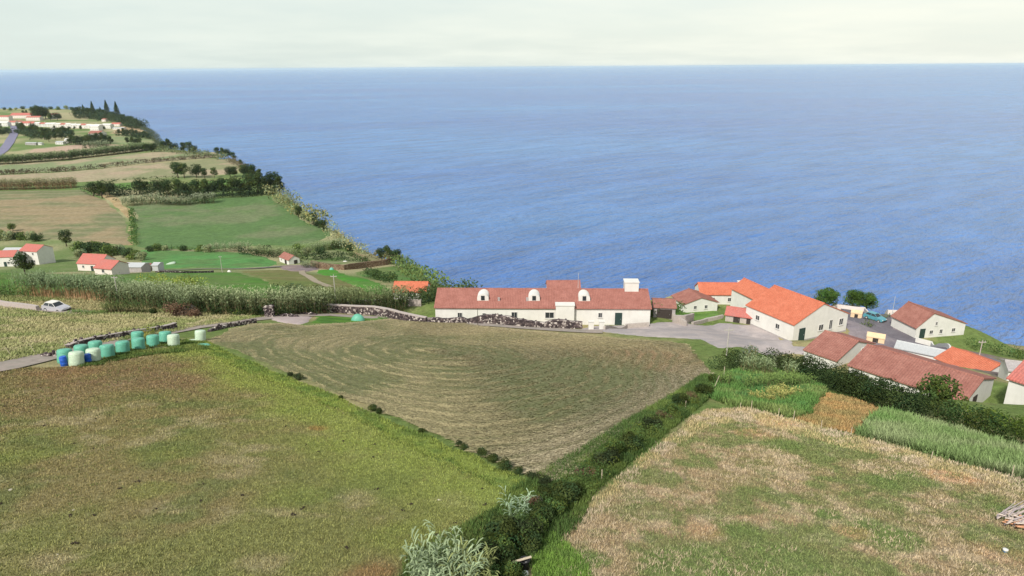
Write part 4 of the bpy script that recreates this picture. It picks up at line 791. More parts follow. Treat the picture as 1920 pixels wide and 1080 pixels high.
# ---------------------------------------------------------------- houses
def win(root, side, u, zc_, w, h, L, W, frame=None):
    frame = frame or M_FRAME
    o = {'f': (u, -W / 2, -math.pi / 2), 'b': (u, W / 2, math.pi / 2), 'r': (L / 2, u, 0), 'l': (-L / 2, u, math.pi)}[side]; rz = o[2]
    n = Vector((math.cos(rz), math.sin(rz), 0)); t = Vector((-n.y, n.x, 0)); c = Vector((o[0], o[1], zc_)); m = MB(); b = .07
    for s in (-1, 1):
        m.box(c + t * s * (w / 2 - b / 2) + n * .035, (.09, b, h), rz); m.box(c + Vector((0, 0, s * (h / 2 - b / 2))) + n * .035, (.09, w - 2 * b, b), rz)
    m.box(c + n * .03, (.06, .04, h - 2 * b), rz); m.box(c + Vector((0, 0, -h / 2 - .04)) + n * .06, (.16, w + .12, .07), rz)
    f = m.build('window', frame, root); g = MB(); g.box(c + n * .012, (.02, w - 2 * b, h - 2 * b), rz); g.build('pane', M_GLASS, f)
def door(root, side, u, w, h, L, W, mt=None, zb=0.02, name='door'):
    o = {'f': (u, -W / 2, -math.pi / 2), 'b': (u, W / 2, math.pi / 2), 'r': (L / 2, u, 0), 'l': (-L / 2, u, math.pi)}[side]; rz = o[2]
    n = Vector((math.cos(rz), math.sin(rz), 0)); t = Vector((-n.y, n.x, 0)); c = Vector((o[0], o[1], zb + h / 2)); m = MB()
    m.box(c + n * .02, (.05, w, h), rz)
    for k in range(2):
        m.box(c + n * .05 + Vector((0, 0, (k - .5) * h * .46)), (.02, w * .7, h * .36), rz)
    for s in (-1, 1): m.box(c + t * s * (w / 2 + .05) + n * .03, (.09, .1, h), rz)
    m.box(c + n * .03 + Vector((0, 0, h / 2 + .05)), (.09, w + .2, .1), rz)
    d = m.build(name, mt or M_DOORG, root); k = MB(); k.box(c + n * .08 + t * w * .38, (.05, .03, .12), rz); k.build('handle', M_METAL, d)
def house(name, label, x, y, rot, L, W, he, hr, z=None, wall=None, roof=None, ro=0.0, over=.3, wins=(), doors=(), chims=(), group=None, cat='house', base=3.0, band=None, flat=False):
    z = gz(x, y) if z is None else z; root = empty(name, (x, y, z), R_(rot), label, cat, group); wall = wall or M_WALLW; roof = roof or M_ROOF_DULL; yr = ro * W / 2
    m = MB(); vs = []
    for sx in (-1, 1):
        X_ = sx * L / 2; vs += [(X_, -W / 2, -base), (X_, W / 2, -base), (X_, W / 2, he), (X_, yr, hr - .03), (X_, -W / 2, he)]
    m.add(vs, [(0, 1, 2, 3, 4)[::-1] if False else (4, 3, 2, 1, 0), (5, 6, 7, 8, 9), (0, 1, 6, 5), (1, 2, 7, 6), (4, 0, 5, 9), (2, 3, 8, 7), (3, 4, 9, 8)])
    m.build('wall', wall, root)
    r = MB(); th = .14
    for s in (-1, 1):
        d = abs(s * W / 2 - yr); sl = (hr - he) / d; ye = s * (W / 2 + over); ze = he - sl * over; X_ = L / 2 + over * .6
        a = [(-X_, yr, hr), (X_, yr, hr), (X_, ye, ze), (-X_, ye, ze)]; b = [(p[0], p[1], p[2] + th) for p in a]; f = [(0, 1, 2, 3), (7, 6, 5, 4), (3, 2, 6, 7), (0, 3, 7, 4), (1, 5, 6, 2)]
        r.add(a + b, f if s < 0 else [q[::-1] for q in f])
    rf = r.build('roof', roof, root); q = MB(); q.tube((-L / 2 - over * .6, yr, hr + th - .03), (L / 2 + over * .6, yr, hr + th - .03), .13, n=8); q.build('ridge_tiles', roof, rf)
    for w_ in wins: win(root, *w_, L, W)
    for d_ in doors: door(root, *d_[:4], L, W, *(d_[4:]))
    for (cx, cy, cw, cd, zt, cm) in chims:
        m = MB(); m.box((cx, cy, zt - 1.4), (cw, cd, 2.8)); m.box((cx, cy, zt + .05), (cw + .16, cd + .16, .12)); m.build('chimney', cm or wall, root)
    if band:
        m = MB()
        for s in (-1, 1): m.box((0, s * (W / 2 + .01), band / 2 - 1), (L + .04, .04, band + 2)); m.box((s * (L / 2 + .01), 0, band / 2 - 1), (.04, W + .08, band + 2))
        m.build('plinth', M_WALLG, root)
    return root
# A: the long white house
A_L, A_W = 35.3, 8.8
hA = house('long_house', 'long low white house with a dull terracotta roof and three round dormers', 5.1, 109.9, -2, A_L, A_W, 2.95, 4.66, 109.45, roof=M_ROOF_DULL,
           wins=[('f', -13.6, 1.6, .8, .9), ('f', -9.6, 1.6, .6, .8), ('f', -4.6, 1.65, 1.0, 1.1), ('f', 1.2, 1.65, 1.5, 1.1), ('r', -1.5, 1.6, .9, 1.1), ('f', 9.5, 1.7, .7, .9)],
           doors=[('f', 12.5, .95, 2.0)])
m = MB(); m.box((15.0, .3, 4.6), (2.3, 1.9, 3.0)); m.box((15.0, .3, 6.16), (2.5, 2.1, .14)); m.build('chimney', M_WALLW, hA)
for u in (-9.85, -1.35, 6.95):
    m = MB(); n = 10; zb = 3.3; w = .95; yf = -3.0; yb = -.2; pr = [(-w, zb)] + [(-w * math.cos(math.pi * i / n), 4.15 + w * .62 * math.sin(math.pi * i / n)) for i in range(n + 1)] + [(w, zb)]
    k = len(pr); m.add([(u + a, yf, b) for a, b in pr] + [(u + a, yb, b) for a, b in pr], [tuple(range(k)), tuple(range(k, 2 * k))[::-1]] + [(i, i + k, (i + 1) % k + k, (i + 1) % k) for i in range(k)])
    d = m.build('dormer', M_WALLW, hA); g = MB(); g.box((u, yf - .015, 4.1), (.62, .03, .78)); g.build('pane', M_GLASS, d)
m = MB(); m.box((3.7, -A_W / 2 - .05, 1.7), (3.0, 1.5, 3.7)); m.box((3.7, -A_W / 2 - .05, 3.61), (3.2, 1.7, .12)); m.build('porch', M_WALLW, hA)
for u in (-7.2, -2.5):
    m = MB(); m.box((u, -2.9, 3.7), (.35, .35, .9)); m.build('vent_pipe', M_WALLG, hA)
# small building at its left, garage and roof behind it
# (the orange roofed outbuilding is placed with the pixel helper further down)
house('back_house', 'terracotta roofed house showing just behind the ridge of the long white house', 9.6, 122, 0, 6, 5.5, 3.0, 4.35, 107.4, roof=M_ROOF_DULL, wins=[('f', 0, 1.6, 1, 1)])
house('garage', 'low grey garage with a dark opening at the right end of the long house', 26, 110.5, -8, 3.6, 4.5, 2.0, 2.5, 109.3, wall=M_WALLG, roof=M_ROOF_BR, doors=[('f', 0, 2.3, 1.5, M_DARKW)], cat='garage')
# B: the orange roofed hall
hB = house('hall', 'big white gabled hall with a bright orange roof and a dark door', 48.7, 110.0, -65.2, 10.7, 12.2, 3.19, 5.84, 107.0, roof=M_ROOF_OR, over=.2,
           doors=[('r', -4.2, 1.1, 2.2)], wins=[('r', .0, 1.75, 1.1, 1.1), ('r', 2.2, 1.9, .8, 1.7), ('r', 4.6, 2.0, 1.0, 1.2), ('f', -2.5, 1.8, .9, .9), ('f', 2, 1.8, .9, .9)], band=.25)
house('long_annex', 'long orange roofed wing with a white wall behind the hall', 45.2, 141, -3, 9.5, 5.5, 2.7, 4.3, 100.8, roof=M_ROOF_OR, wins=[('f', -2, 1.5, .8, .9), ('f', 1.5, 1.5, .8, .9)], chims=[(3.9, -.6, .8, .8, 4.9, None)])
house('annex', 'orange roofed wing joining the hall to the long annex', 49.5, 127, -72, 13, 5.5, 3.6, 5.3, 103.2, roof=M_ROOF_OR, wins=[('f', 0, 2.2, .8, .9)])
house('cottage', 'small white cottage with a brown roof beside the green lawn', 38.6, 136.5, -80, 6, 7.5, 1.9, 3.1, 101.2, roof=M_ROOF_BR, wins=[('r', -1.2, 1.1, .7, .8), ('r', 1.2, 1.1, .7, .8)], cat='cottage')
p = P(1398, 606)
house('lean_to', 'low stone shed with a faded red roof in front of the hall', p.x, p.y + 1.5, -25, 5.6, 3.4, 1.3, 2.1, gz(p.x, p.y), wall=M_STONEB, roof=M_ROOF_RED, doors=[('f', -.9, .9, 1.1, M_DARKW), ('f', 1.4, 1.1, 1.1, M_DARKW)], cat='shed')
# D: low brown roofs behind the dark hedge
house('row_house', 'low building with a weathered brown roof at the left of the row behind the hedge', 41.04, 79.06, -53.9, 4.2, 8.8, 2.55, 3.92, 113.8, roof=M_ROOF_BR, wins=[('r', 1.5, 2.4, .7, .7)], over=.2)
house('row_house', 'long building with a weathered brown roof running behind the dark hedge', 44.5, 68.0, -51, 11.5, 8.3, 2.3, 3.5, 115.75, roof=M_ROOF_BR, wins=[('f', -4 + i * 1.9, 1.5, .8, .7) for i in range(5)], over=.25, doors=[('r', -1.2, .9, 1.9, M_DARKW)])
hF = house('side_house', 'white house with a new orange roof behind the long brown one', 67.5, 91.6, -67.3, 6.8, 6.6, 2.3, 3.35, 106.0, roof=M_ROOF_OR, wins=[('r', 0, 1.3, .8, .9)])
hE = house('gable_house', 'white gabled house with a brown roof close to the sea', 81.2, 124.6, -80, 6.6, 10.6, 2.4, 5.0, 100.2, roof=M_ROOF_BR, ro=-.4, wins=[('r', -1.2, 2.9, .5, .8), ('r', -2.0, 1.2, .8, .8), ('r', .1, 1.2, .7, .9), ('r', 2.8, 1.3, .8, .8)], doors=[('r', -3.9, .9, 1.9)])
p = P(1965, 757)
house('corner_house', 'white house with a faded red roof cut by the right edge of the picture', p.x + .8, p.y + 1.2, -58, 5, 5.5, 1.9, 2.9, gz(p.x, p.y), roof=M_ROOF_RED, wins=[('r', 0, 1.0, .7, .7)])
p = P(1905, 714)
house('flat_shed', 'low white shed near the right edge behind the corner house', p.x + 1, p.y, -20, 4.5, 3.0, 1.7, 2.2, gz(p.x, p.y), roof=M_WALLG, cat='shed', doors=[('f', 0, 1.0, 1.4, M_DARKW)])
p = P(1724, 668)
house('canopy_building', 'low white building with a grey sheet roof beside the road', p.x, p.y, -38, 6.5, 3.0, 1.2, 1.7, gz(p.x, p.y), roof=M_METAL, cat='outbuilding', doors=[('b', 0, 1.4, 1.1, M_DARKW)])
for (px, py, w_, d_, h_, lab) in [(1605, 596, 2.6, 2.4, 1.6, 'small beige shed at the right corner of the hall'), (1641, 640, 2.6, 1.6, .9, 'small beige block shed at the near side of the road')]:
    p = P(px, py); house('beige_shed', lab, p.x, p.y, -30, w_, d_, h_, h_ + .35, gz(p.x, p.y), wall=M_BEIGE, roof=M_BEIGE, over=.08, cat='shed', doors=[('f', 0, .6, h_ * .8, M_DARKW)])
# farmhouse and the left hand houses
house('farmhouse', 'little white farmhouse with a terracotta roof beside the garden terraces', -100.4, 297.5, -45.6, 9.0, 5.2, 2.5, 4.1, 66.4, roof=M_ROOF_BR, doors=[('f', 1.5, 1.6, 2.0, M_DARKW), ('r', .6, 1.4, 1.9, M_DARKW)], wins=[('f', -2.4, 1.5, .8, .9)])
def hpx(name, lab, px, py, wpx, W, he, rise, rot, wall, roof, group=None, cat='house', wins=1, dz=0.0, chims=()):
    p = P(px, py); sc = FPX / (p.y * math.cos(PITCH) + (ZC - p.z) * math.sin(PITCH)); L = wpx / sc; y = p.y + W / 2; ws = []
    if wins:
        k = max(1, int(L / 3.4)); ws = [('f', -L / 2 + L * (i + .5) / k, min(he - .8, 1.6), .9, 1.0) for i in range(k)]
        if he > 4.2: ws += [('f', -L / 2 + L * (i + .5) / k, he - 1.1, .9, 1.0) for i in range(k)]
    return house(name, lab, p.x, y, rot, L, W, he, he + rise, gz(p.x, p.y) + dz, wall=wall, roof=roof, wins=ws, doors=[('f', L * .12, .9, 1.9)] if wins > 1 else (), group=group, cat=cat, chims=chims)
hpx('outbuilding', 'small outbuilding with an orange roof left of the long white house', 770, 566, 62, 4.5, 2.2, 1.2, -3, M_WALLW, M_ROOF_OR, wins=1, cat='outbuilding')
hpx('villa', 'white house with a red roof at the left edge of the picture', 4, 500, 44, 7, 4.2, 1.8, 6, M_WALLW, M_ROOF_RED, wins=2)
hpx('villa', 'tall white house with a red roof and a white tower wall beside the lawn', 62, 496, 40, 8, 6.0, 1.9, -14, M_WALLW, M_ROOF_RED, wins=2)
hpx('annex', 'grey annex behind the white house at the left edge', 22, 482, 30, 5, 3, .8, 0, M_WALLG, M_METAL, wins=0, cat='outbuilding')
hpx('bungalow', 'bungalow with a broad faded red hipped roof behind the cane hedge', 172, 508, 50, 8, 2.9, 2.6, -10, M_WALLP, M_ROOF_RED, wins=2)
hpx('bungalow', 'lower red roofed wing right of the bungalow', 200, 516, 40, 6, 2.0, 1.5, -16, M_WALLP, M_ROOF_RED, wins=1)
hpx('farm_shed', 'long low grey shed with a metal roof near the farm track', 245, 511, 46, 5, 1.9, .6, -4, M_WALLG, M_METAL, wins=0, cat='shed')
hpx('farm_shed', 'small orange walled shed at the end of the long grey one', 272, 508, 18, 4, 1.8, .6, -4, M_BEIGE, M_ROOF_BR, wins=0, cat='shed')
hpx('glass_shed', 'small pale shed at the right end of the farm sheds', 292, 508, 12, 4, 2.2, .5, -4, M_METAL, M_METAL, wins=0, cat='shed')
# village on the headland
VG = 'white village houses on the headland'
for i, (px, py, w_, W, he, rise, rf, wl_) in enumerate([(6, 226, 22, 12, 7, 2, M_ROOF_RED, M_WALLW), (40, 222, 42, 18, 6, 4, M_ROOF_RED, M_WALLP), (62, 226, 26, 12, 6, 2, M_ROOF_RED, M_WALLP), (100, 223, 15, 9, 8, 2.4, M_ROOF_RED, M_WALLW), (6, 237, 18, 9, 6, 2, M_WALLW, M_WALLW), (22, 235, 14, 9, 5, 2, M_ROOF_RED, M_WALLW), (34, 233, 12, 9, 4, 2, M_ROOF_BR, M_WALLW),
         (48, 236, 16, 9, 4.5, 2.5, M_ROOF_RED, M_WALLP), (58, 236, 12, 8, 4.4, 2.5, M_ROOF_RED, M_WALLW)]):
    hpx('village_house', ['tall white village house at the far left of the headland', 'large village building with a long red roof', 'pale pink village building behind the terrace', 'white two storey house beside the big dark village trees', 'white village house left of the road end', 'white village house at the head of the road', 'small white village house right of the road head',
        'pinkish village house at the start of the terrace', 'white village house with a faded red roof behind the terrace start'][i], px, py, w_, W, he, rise, 0, wl_, rf, VG)
for i in range(13):
    px = 70 + i * 9.6; hpx('terraced_house', 'white terraced house in the long village row, ' + ordinal(i) + (' from the left' if i else ' one'), px, 237.5 + i * .35, 9.3, 8, 5.0 + .5 * (i % 3 == 0), 1.6, -2, M_WALLW, M_ROOF_RED if i % 4 == 1 else M_WALLW, VG, chims=[(2.5, 1, 1, 1, 7.6, None)] if i % 2 else ())
for (px, py, w_, W, he, rise, rf, wl_, lab) in [(178, 245, 18, 10, 6.5, 2.5, M_WALLW, M_WALLW, 'large white gabled village house at the right of the row'), (200, 241, 18, 9, 6, 1.5, M_WALLW, M_WALLW, 'white village house right of the large gabled one'), (217, 237, 18, 9, 4, 1.8, M_ROOF_RED, M_WALLP, 'red roofed village house near the headland tip'),
         (178, 255, 24, 14, 3.5, 3.2, M_ROOF_BR, M_WALLW, 'white barn with a brown roof below the village'), (222, 243, 22, 8, 2.5, .8, M_METAL, M_WALLW, 'long low greenhouse like shed near the headland tip'), (58, 272, 22, 5, 2.6, .5, M_METAL, M_WALLG, 'grey walled yard building in the field below the village'),
         (74, 272, 10, 4, 2.4, .5, M_METAL, M_WALLW, 'small white shed beside the grey yard building'), (112, 271, 16, 6, 3, .8, M_METAL, M_WALLW, 'low white barn right of the small white shed'), (125, 268, 7, 6, 4.4, 1, M_WALLW, M_WALLW, 'little tall white shed right of the low barn'), (195, 228, 8, 8, 4, 1.5, M_ROOF_BR, M_WALLP, 'small pink house under the headland wood'), (98, 246, 12, 7, 3.4, 1.5, M_WALLW, M_WALLW, 'small white house in front of the village terrace')]:
    hpx('village_house', lab, px, py, w_, W, he, rise, -8, wl_, rf, VG)

# ---------------------------------------------------------------- walls
def stone_mat(name, a, b, mortar):
    m, t, bb, o = nodes(name); bb.inputs['Roughness'].default_value = .95; bb.inputs['Specular IOR Level'].default_value = .1
    tc = N(t, 'ShaderNodeTexCoord'); v = N(t, 'ShaderNodeTexVoronoi'); v.inputs['Scale'].default_value = 3.6; t.links.new(tc.outputs['Object'], v.inputs['Vector'])
    sp = N(t, 'ShaderNodeSeparateColor'); t.links.new(v.outputs['Color'], sp.inputs[0]); r = N(t, 'ShaderNodeValToRGB'); e = r.color_ramp.elements
    e[0].color = (*a, 1); e[0].position = .35; e[1].color = (*mortar, 1); e[1].position = .93; n = r.color_ramp.elements.new(.75); n.color = (*b, 1); t.links.new(sp.outputs[0], r.inputs[0])
    t.links.new(vmul(t, r.outputs[0], mrange(t, noise(t, 9, 3), .3, .7, .75, 1.25)), bb.inputs['Base Color']); bump(t, bb, v.outputs['Distance'], -.08); return m
M_RUBBLE = stone_mat('dark_lava_rubble', (.055, .043, .045), (.15, .115, .11), (.50, .44, .40))
M_RUBBLEB = stone_mat('brown_terrace_stone', (.12, .075, .05), (.22, .15, .10), (.30, .24, .16))
M_CAP = mat('pale_mortar_coping', (.42, .36, .33), .9, 3, .15)
def wall_run(name, label, line, h, th, body, cap=None, px=True, stones=True, capt=.12, hv=0.0, cat='wall', step=.8):
    w = [(p.x, p.y) for p in (P(*q) for q in line)] if px else line; q = np.array(resample(w, step)); t = np.gradient(q, axis=0); t /= np.linalg.norm(t, axis=1)[:, None]; nn = np.stack([-t[:, 1], t[:, 0]], 1)
    z = HL(q[:, 0], q[:, 1]); z = np.convolve(np.pad(z, 3, 'edge'), np.ones(7) / 7, 'valid'); root = empty(name, (q[0][0], q[0][1], z[0]), 0, label, cat); org = np.array([q[0][0], q[0][1], z[0]])
    if isinstance(h, tuple): h = np.linspace(h[0], h[1], len(q))
    hh = h * (1 + hv * 2 * (vn(q[:, 0], q[:, 1], 1.3, 4) - .5)); k = len(q)
    def prism(th_, z0, z1):
        a = q + nn * th_ / 2; b = q - nn * th_ / 2; vs = np.concatenate([np.c_[a, z + z0], np.c_[b, z + z0], np.c_[b, z + z1], np.c_[a, z + z1]]) - org
        f = [((c * k + i), (c * k + i + 1), (((c + 1) % 4) * k + i + 1), (((c + 1) % 4) * k + i)) for c in range(4) for i in range(k - 1)] + [(0, k, 2 * k, 3 * k), (4 * k - 1, 3 * k - 1, 2 * k - 1, k - 1)]
        return MB().add(vs, f)
    m = prism(th, -1.2, hh)
    if stones:
        rr = random.Random(3)
        for i in range(k - 1):
            for s in (-1, 1):
                for _ in range(max(1, int(hh[i] * step * 5))):
                    u = rr.random(); c = q[i] * (1 - u) + q[i + 1] * u + nn[i] * s * th / 2; zz_ = z[i] + rr.random() * hh[i]
                    m.box((c[0] - org[0], c[1] - org[1], zz_ - org[2]), (.2 + .2 * rr.random(), .12 + .1 * rr.random(), .15 + .16 * rr.random()), math.atan2(t[i][1], t[i][0]) + rr.uniform(-.2, .2), rr.uniform(-.3, .3), rr.uniform(-.3, .3), .8)
    m.build('stonework', body, root)
    if cap: prism(th + .12, hh + .002, hh + capt).build('coping', cap, root)
    return root
wall_run('stone_wall', 'long dark rubble wall with a pale coping above the lane', PL([(588, 583), (640, 587), (700, 591)]) + [(-18.2, 103.4), (-13.6, 101.4)], (1.25, 1.7), .5, M_RUBBLE, M_CAP, px=False)
wall_run('stone_wall', 'right part of the dark rubble wall, broken topped and without coping', [(-13.4, 101.3), (-7, 98.8), (0, 97.2), (10.5, 95.6)], (1.8, 1.25), .55, M_RUBBLE, None, hv=.22, px=False)
wall_run('garden_wall', 'thin pale wall curving away behind the dark rubble wall', [(640, 580), (670, 576), (720, 574), (790, 574)], 1.3, .25, M_CAP, None, stones=False)
wall_run('field_wall', 'low rubble wall behind the green bales along the meadow', [(128, 654), (180, 642), (240, 631), (300, 621), (330, 616)], .6, .45, M_RUBBLE, M_CAP, capt=.06)
wall_run('field_wall', 'low dark field wall between the lane and the mown field', [(392, 622), (420, 615), (450, 610), (480, 605.5)], .45, .4, M_RUBBLE, None, hv=.3)
wall_run('terrace_wall', 'brown stone wall holding up the garden terraces near the cliff', [(585, 500), (615, 505), (645, 506), (685, 502), (722, 497), (735, 494)], 2.4, 1.0, M_RUBBLEB, None, stones=False, step=2)
wall_run('yard_wall', 'low pale wall in front of the right half of the long white house', [(1133, 619), (1175, 616), (1216, 613)], .8, .3, M_STONEB, None, stones=False)
wall_run('yard_wall', 'pale stone wall running down beside the garage', [(1226, 574), (1243, 588), (1262, 600), (1285, 612)], 1.0, .45, M_STONEB, None, stones=False)
wall_run('yard_wall', 'pale block wall at the near corner of the green lawn', [(1262, 606), (1282, 607), (1298, 604)], 1.5, .5, M_STONEB, None, stones=False)
wall_run('yard_wall', 'low curved stone wall below the green lawn', [(1298, 608), (1325, 603), (1355, 596)], .6, .4, M_STONEB, None, stones=False)
wall_run('track_wall', 'low pale wall of the concrete track at the left edge', [(-60, 569), (0, 574), (40, 579), (72, 583)], .9, .5, M_CAP, None, stones=False)
wall_run('sea_wall', 'long pale parapet between the round trees and the gabled house', [(1560, 577), (1620, 585), (1665, 590), (1700, 594)], 1.2, .35, M_WALLP, None, stones=False)
wall_run('roadside_wall', 'white wall in front of the gabled house beside the road', [(1716, 642), (1745, 650), (1780, 660)], 1.0, .25, M_WALLW, None, stones=False)
wall_run('field_wall', 'dark wall at the edge of the tilting lower track near the sheds', [(292, 512), (340, 513), (400, 512)], .8, .5, M_RUBBLE, None, stones=False)
for px, lab in ((1108, 'left of the two white gate pillars before the long house'), (1128, 'right of the two white gate pillars before the long house')):
    p = P(px, 618); m = MB(); m.box((0, 0, .4), (.75, .5, 1.8)); m.box((0, 0, 1.34), (.9, .65, .1)); o = m.build('gate_pillar', M_WALLW); o.location = (p.x, p.y, p.z); tag(o, lab, 'gate pillar', 'white gate pillars')
# ruined gate pillar and rubble at the lane
p = P(506, 594); m = MB(); rr = random.Random(2)
for i in range(120):
    a = rr.random(); m.box((rr.uniform(-.55, .55), rr.uniform(-.5, .5), a * 1.7), (.28 + .2 * rr.random(), .25 + .15 * rr.random(), .2 + .1 * rr.random()), rr.random() * 3, rr.uniform(-.3, .3), rr.uniform(-.3, .3))
o = m.build('stone_pillar', M_RUBBLE); o.location = p; tag(o, 'ruined pillar of dark lava stone at the gap in the lane wall', 'stone pillar')
for px, py, n, R, h, lab in ((535, 594, 90, 1.6, .5, 'low heap of dark stones right of the ruined pillar'), (572, 590, 60, 1.4, .3, 'flat scatter of stones just left of the long rubble wall'), (100, 668, 70, 1.0, .7, 'heap of dark stones at the left end of the bale row')):
    p = P(px, py); m = MB()
    for i in range(n):
        a = rr.random() * 6.28; r = R * math.sqrt(rr.random()); m.box((r * math.cos(a) * 1.3, r * math.sin(a) * .6, h * (1 - r / R) * rr.random()), (.2 + .25 * rr.random(), .2 + .15 * rr.random(), .15 + .15 * rr.random()), rr.random() * 3, rr.uniform(-.5, .5), rr.uniform(-.5, .5), .8)
    o = m.build('stone_heap', M_RUBBLE); o.location = p; tag(o, lab, 'stone heap')

# ---------------------------------------------------------------- wrapped bales
def plastic(name, col, dirt):
    m, t, b, o = nodes(name); b.inputs['Roughness'].default_value = .38; b.inputs['Specular IOR Level'].default_value = .4
    mx = N(t, 'ShaderNodeMixRGB'); mx.inputs[1].default_value = (*col, 1); mx.inputs[2].default_value = (*dirt, 1); n = noise(t, 3.5, 5, .7); t.links.new(mrange(t, n, .5, .8, 0, .8), mx.inputs[0])
    t.links.new(vmul(t, mx.outputs[0], mrange(t, noise(t, 9, 4), .3, .7, .88, 1.1)), b.inputs['Base Color'])
    tc = N(t, 'ShaderNodeTexCoord'); mp = N(t, 'ShaderNodeMapping'); mp.inputs['Scale'].default_value = (1, 1, 9); t.links.new(tc.outputs['Object'], mp.inputs['Vector']); bump(t, b, noise(t, 2.5, 4, .6, mp.outputs[0]), .05); return m
M_BG = plastic('green_stretch_film', (.12, .40, .285), (.13, .30, .19)); M_BP = plastic('pale_green_stretch_film', (.50, .62, .46), (.42, .48, .34))
def bale(mt, seed):
    prof = [(.30, 0), (.56, .01), (.62, .08), (.645, .3), (.63, .62), (.645, .95), (.62, 1.10), (.56, 1.17), (.40, 1.205), (.18, 1.215), (.02, 1.22)]
    m = MB(); m.lathe(prof, n=28, wob=.035, seed=seed); o = m.build('wrapped_bale', mt, None, True); return o
P_G = bale(M_BG, 1); P_P = bale(M_BP, 2); first = {0: True, 1: True}
for (px, py, k, s, sink, lab) in [
    (122, 680, 0, 1.0, 0, 'green wrapped bale at the left end of the row, behind a blue barrel'),
    (143.5, 685, 1, 1.0, 0, 'pale green wrapped bale nearest to the camera, between the two blue barrels'),
    (153, 671, 0, 1.0, 0, 'green wrapped bale standing behind the two nearest pale bales'),
    (176, 678.5, 1, .98, 0, 'second pale green wrapped bale, behind the right blue barrel'),
    (180, 663, 0, 1.0, 0, 'green wrapped bale at the back beside the rubble wall, behind the second pale bale'),
    (202, 670, 0, 1.02, .05, 'green wrapped bale right of the second pale bale'),
    (230.5, 662, 0, 1.04, .1, 'green wrapped bale standing alone in long grass in the middle of the row'),
    (260, 655.5, 0, 1.0, .1, 'green wrapped bale sunk in long grass in front of the yellow bush'),
    (258, 642, 0, 1.0, .1, 'green wrapped bale half hidden by the yellow green bush'),
    (287, 648.5, 0, 1.0, .15, 'green wrapped bale in weeds right of the yellow green bush'),
    (310, 642.5, 0, 1.05, .0, 'green wrapped bale behind the pale bale at the right end of the row'),
    (326, 648.5, 1, 1.0, 0, 'pale green wrapped bale at the right end of the row'),
    (376, 639.5, 1, .98, 0, 'pale wrapped bale standing apart at the corner of the mown field')]:
    o = (P_G, P_P)[k]
    if not first[k]: o = o.copy(); COL.objects.link(o)
    first[k] = False; p = P(px, py); o.location = (p.x, p.y, p.z - sink * .5 - .03); s_ = 1 + .04 * (random.random() - .5); o.scale = (s * s_ * .95, s * s_ * .95, 1.08); o.rotation_mode = 'ZYX'; o.rotation_euler = (R_(-12 + random.uniform(-2, 2)), R_(random.uniform(-2, 2)), random.random() * 6.28)
    tag(o, lab, 'bale', 'wrapped silage bales beside the lane')
# film heaps and lids
def heap(name, label, px, py, rx, ry, h, mt, cat, seed=1):
    m = MB(); m.lathe([(1, -.15), (.97, .2), (.8, .6), (.5, .88), (.15, 1.0)], n=20, wob=.14, seed=seed); o = m.build(name, mt, None, True); p = P(px, py); o.location = p; o.scale = (rx, ry, h); return tag(o, label, cat)
heap('plastic_heap', 'mint green plastic covered dome in the grass below the rubble wall', 671, 602, 1.05, .8, 1.15, M_BG, 'covered heap')
heap('film_sheet', 'left piece of pale green film lying on the verge by the last bale', 362, 640, .75, .5, .22, M_BP, 'plastic film', 3)
heap('film_sheet', 'right piece of pale green film lying on the verge by the last bale', 381, 648, .8, .5, .22, M_BG, 'plastic film', 4)
heap('film_sheet', 'strip of pale green plastic lying in the bright field by the farm sheds', 318, 496, 1.6, 4.5, .5, M_BP, 'plastic film', 5)
heap('water_tank', 'small white tank beside the farm track', 430, 511, .7, .6, .9, M_WALLW, 'tank', 6)
heap('water_tank', 'small blue green tank at the foot of the terrace wall', 622, 507, 1.0, .8, 1.2, M_BG, 'tank', 7)
heap('film_sheet', 'small white sheet lying on the garden terrace', 647, 491, 1.1, .8, .5, M_WALLW, 'sheet', 8)
# blue barrels
M_BLUE = plastic('blue_barrel_plastic', (.012, .10, .52), (.02, .07, .3))
def barrel(px, py, lab):
    p = P(px, py); r = empty('blue_barrel', p, random.random(), lab, 'barrel', 'blue barrels in front of the bales'); m = MB()
    m.lathe([(.26, 0), (.285, .05), (.29, .25), (.30, .27), (.29, .29), (.29, .55), (.30, .57), (.29, .59), (.285, .80), (.25, .86), (.02, .865)], n=22); b = m.build('barrel_body', M_BLUE, r, True)
    q = MB(); q.lathe([(.27, .862), (.275, .885), (.25, .90), (.02, .90)], n=22); q.build('lid', M_BLUE, r, True)
    for a in (0, math.pi): t = MB(); t.box((.30 * math.cos(a), .30 * math.sin(a), .74), (.05, .14, .05)); t.build('handle', M_BLUE, r)
barrel(121, 686, 'blue plastic barrel in front of the leftmost green bale'); barrel(166, 681, 'blue plastic barrel between the two pale green bales')

